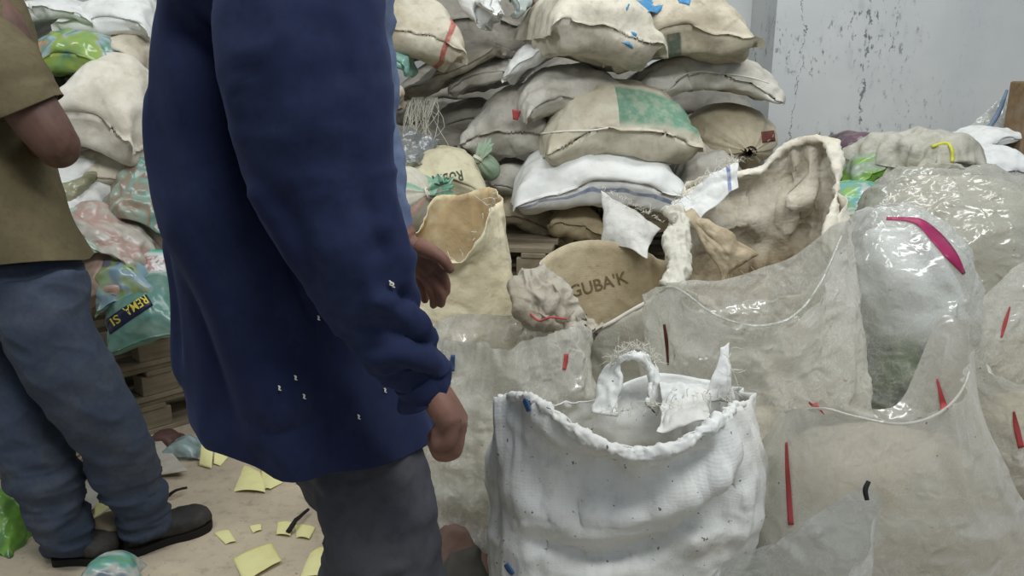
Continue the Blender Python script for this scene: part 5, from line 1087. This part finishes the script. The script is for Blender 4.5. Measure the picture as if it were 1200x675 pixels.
rough_tube('frayed_flap', [P(708, 486, 1.46), P(714, 450, 1.49), P(724, 424, 1.50), P(742, 416, 1.51), P(760, 424, 1.52), P(768, 450, 1.52), P(764, 480, 1.48)], [(0.003, 0.022), (0.003, 0.02), (0.002, 0.009), (0.002, 0.007), (0.002, 0.010), (0.003, 0.02), (0.003, 0.026)], M_w, t, 5, 0.0045, (60, 60, 26))
sheet('frayed_flap', '', [P(846, 408, 1.45), P(856, 402, 1.46), P(862, 474, 1.42), P(824, 470, 1.42)], M_w, '', 5, 0.004, 40, 34, parent=t, rag=0.002, scale=14, bow=(0.02, -0.03, 0))
sheet('frayed_flap', '', [P(774, 440, 1.52), P(836, 444, 1.52), P(832, 492, 1.30), P(768, 500, 1.30)], M_w, '', 8, 0.009, 50, 44, parent=t, rag=0.004, scale=12, bow=(0, 0, 0.03))
threads('loose_threads', [P(a, b, 1.48) for a, b in ((716, 430), (724, 418), (742, 410), (760, 412), (768, 430))], M_thread, t, 160, 0.022, 11, 0.0006)
threads('loose_threads', [P(a, b, 1.38) for a, b in ((700, 485), (740, 480), (790, 470), (820, 460), (856, 470), (856, 405))], M_thread, t, 90, 0.024, 12, 0.0006, (0.1, -0.4, 0.3))
for pts in ([(614, 466), (617, 473), (620, 483)], [(592, 660), (597, 668), (602, 674)]):
    ribbon_on('blue_mark', pts, [6, 7, 5], [bagW], bpy.data.materials['blue_ink'], t, 1.1, n=8)
# reddish-brown crumpled bag between leg and sack
sack('bag', 'reddish-brown crumpled bag between the charcoal trousers and the white front sack', (500, 586, 588, 652), 1.66, sack_mat('red_brown_weave', (112, 88, 78), (76, 68, 60), 0.5), 'slack', 0.3, 0, 0, seed=120, lump=0.014, k=1.0, cat='bag')
sack('sack', 'dark grey sack low down between the trousers and the white front sack', (500, 630, 590, 720), 1.6, plain('dark_sack', (76, 74, 68), 0.8, 0.3), 'plump', 0.3, 0, 0, seed=121)

# ------------------------------------------------------------------ right-hand heap by the wall
sack('bag', 'black and purple plastic bag at the foot of the white wall', (966, 152, 1040, 206), 3.3, print_mat('black_purple_print', [(40, 32, 36), (60, 40, 55), (84, 50, 70), (46, 40, 42)], 6, 0.3), 'full', 0.3, -8, 0, seed=130, cat='bag')
sack('pouch', 'lime green pouch with grey corner right under the black and purple bag', (984, 166, 1054, 220), 3.1, print_mat('lime_grey_print', [(130, 190, 60), (110, 170, 50), (150, 170, 150), (120, 140, 110)], 8, 0.25), 'full', 0.25, 24, 0, seed=131, cat='pouch')
sack('pouch', 'green, blue and white pouch beneath the lime green pouch', (966, 214, 1054, 244), 2.95, print_mat('green_blue_print', [(90, 130, 180), (140, 190, 90), (110, 175, 120), (90, 175, 175), (200, 205, 200)], 10, 0.25), 'full', 0.25, 4, 0, seed=132, cat='pouch')
sack('pouch', 'teal and orange printed pouch showing beside the tall torn sack', (974, 240, 1034, 282), 2.72, print_mat('teal_orange_print', [(70, 160, 140), (220, 222, 216), (110, 160, 80), (200, 110, 70)], 9, 0.25), 'full', 0.22, -8, 0, seed=133, cat='pouch')
t = b = sack('tied_sack', 'grey translucent sack tied with yellow string by the wall', (1034, 146, 1142, 232), 3.0, sack_mat('translucent_grey', (182, 180, 168), (146, 142, 122), 0.45, rough=0.35, crease=1.0), 'plump', 0.4, -16, 18, seed=137, lump=0.03)
obj('yellow_string', *tube(project([b], np.array([P(x, y, 2.8) for x, y in crom(np.array([(1092, 172), (1104, 168), (1112, 169), (1116, 178), (1116, 190)], float), 24)]), P(1105, 175, 2.8) - np.array((0, 0, CAM_H)), 0.004), [0.006]*24, 7, 24)[:2], plain('yellow_string', (205, 205, 80), 0.6), t)
M_ww = plain('white_board', (206, 208, 206), 0.6, 0.1, 12)
sack('sack', 'white sack lying by the wall near the brown post, lower one', (1108, 176, 1196, 210), 3.2, M_white, 'full', 0.35, 0, 0, seed=134)
sack('sack', 'white flat sack leaning on the wall near the brown post, upper one', (1112, 142, 1178, 182), 3.4, M_white, 'slack', 0.35, 18, 0, seed=135)
sheet('plastic_sheet', 'thin white plastic sheet with a blue hem draped up to the brown post', [P(1120, 158, 3.5), P(1180, 106, 3.55), P(1190, 150, 3.45), P(1130, 172, 3.4)], film_mat('sheet_film', 0.7, (206, 210, 210)), 'plastic sheet', 33, 0.012, 30, 20, scale=6)
tag(obj('blue_cord', *tube([P(1140, 166, 3.38), P(1158, 150, 3.40), P(1170, 132, 3.44), P(1180, 106, 3.5)], [0.008, 0.009, 0.010, 0.006], 8)[:2], plain('grey_blue_cord', (110, 128, 150), 0.7)), 'grey-blue cord rising diagonally against the white wall', 'cord')
V, F = bbox_faces(-0.07, 0.07, -0.07, 0.07, 0, 1.36)
o = bevel(obj('wooden_post', V + np.array((P(1206, 160, 3.3)[0], 3.3, 0)), F, wood_mat('brown_post_wood', (150, 124, 92)), smooth=False), 0.008); tag(o, 'brown wooden post at the right edge by the wall', 'post')
sack('bag', 'blue plastic bag at the right edge below the brown post', (1186, 204, 1230, 250), 2.9, print_mat('blue_bag_print', [(70, 90, 150), (100, 120, 170), (180, 185, 190)], 8), 'slack', 0.25, 30, 0, seed=136, cat='bag')
# sacks that carry the right-hand heap
for k, (bx, y) in enumerate((((950, 412, 1120, 500), 3.15), ((1125, 412, 1290, 500), 3.2), ((955, 338, 1120, 424), 3.18), ((1122, 338, 1290, 424), 3.22), ((960, 268, 1110, 350), 3.2), ((1100, 268, 1280, 350), 3.25), ((965, 214, 1090, 280), 3.3), ((1090, 206, 1250, 280), 3.3))):
    sack('sack', 'beige sack lying under the heap by the white wall', bx, y, M_beige, 'full', 0.5, 0, 0, seed=140 + k, group='sacks under the heap by the wall', k=1.02)
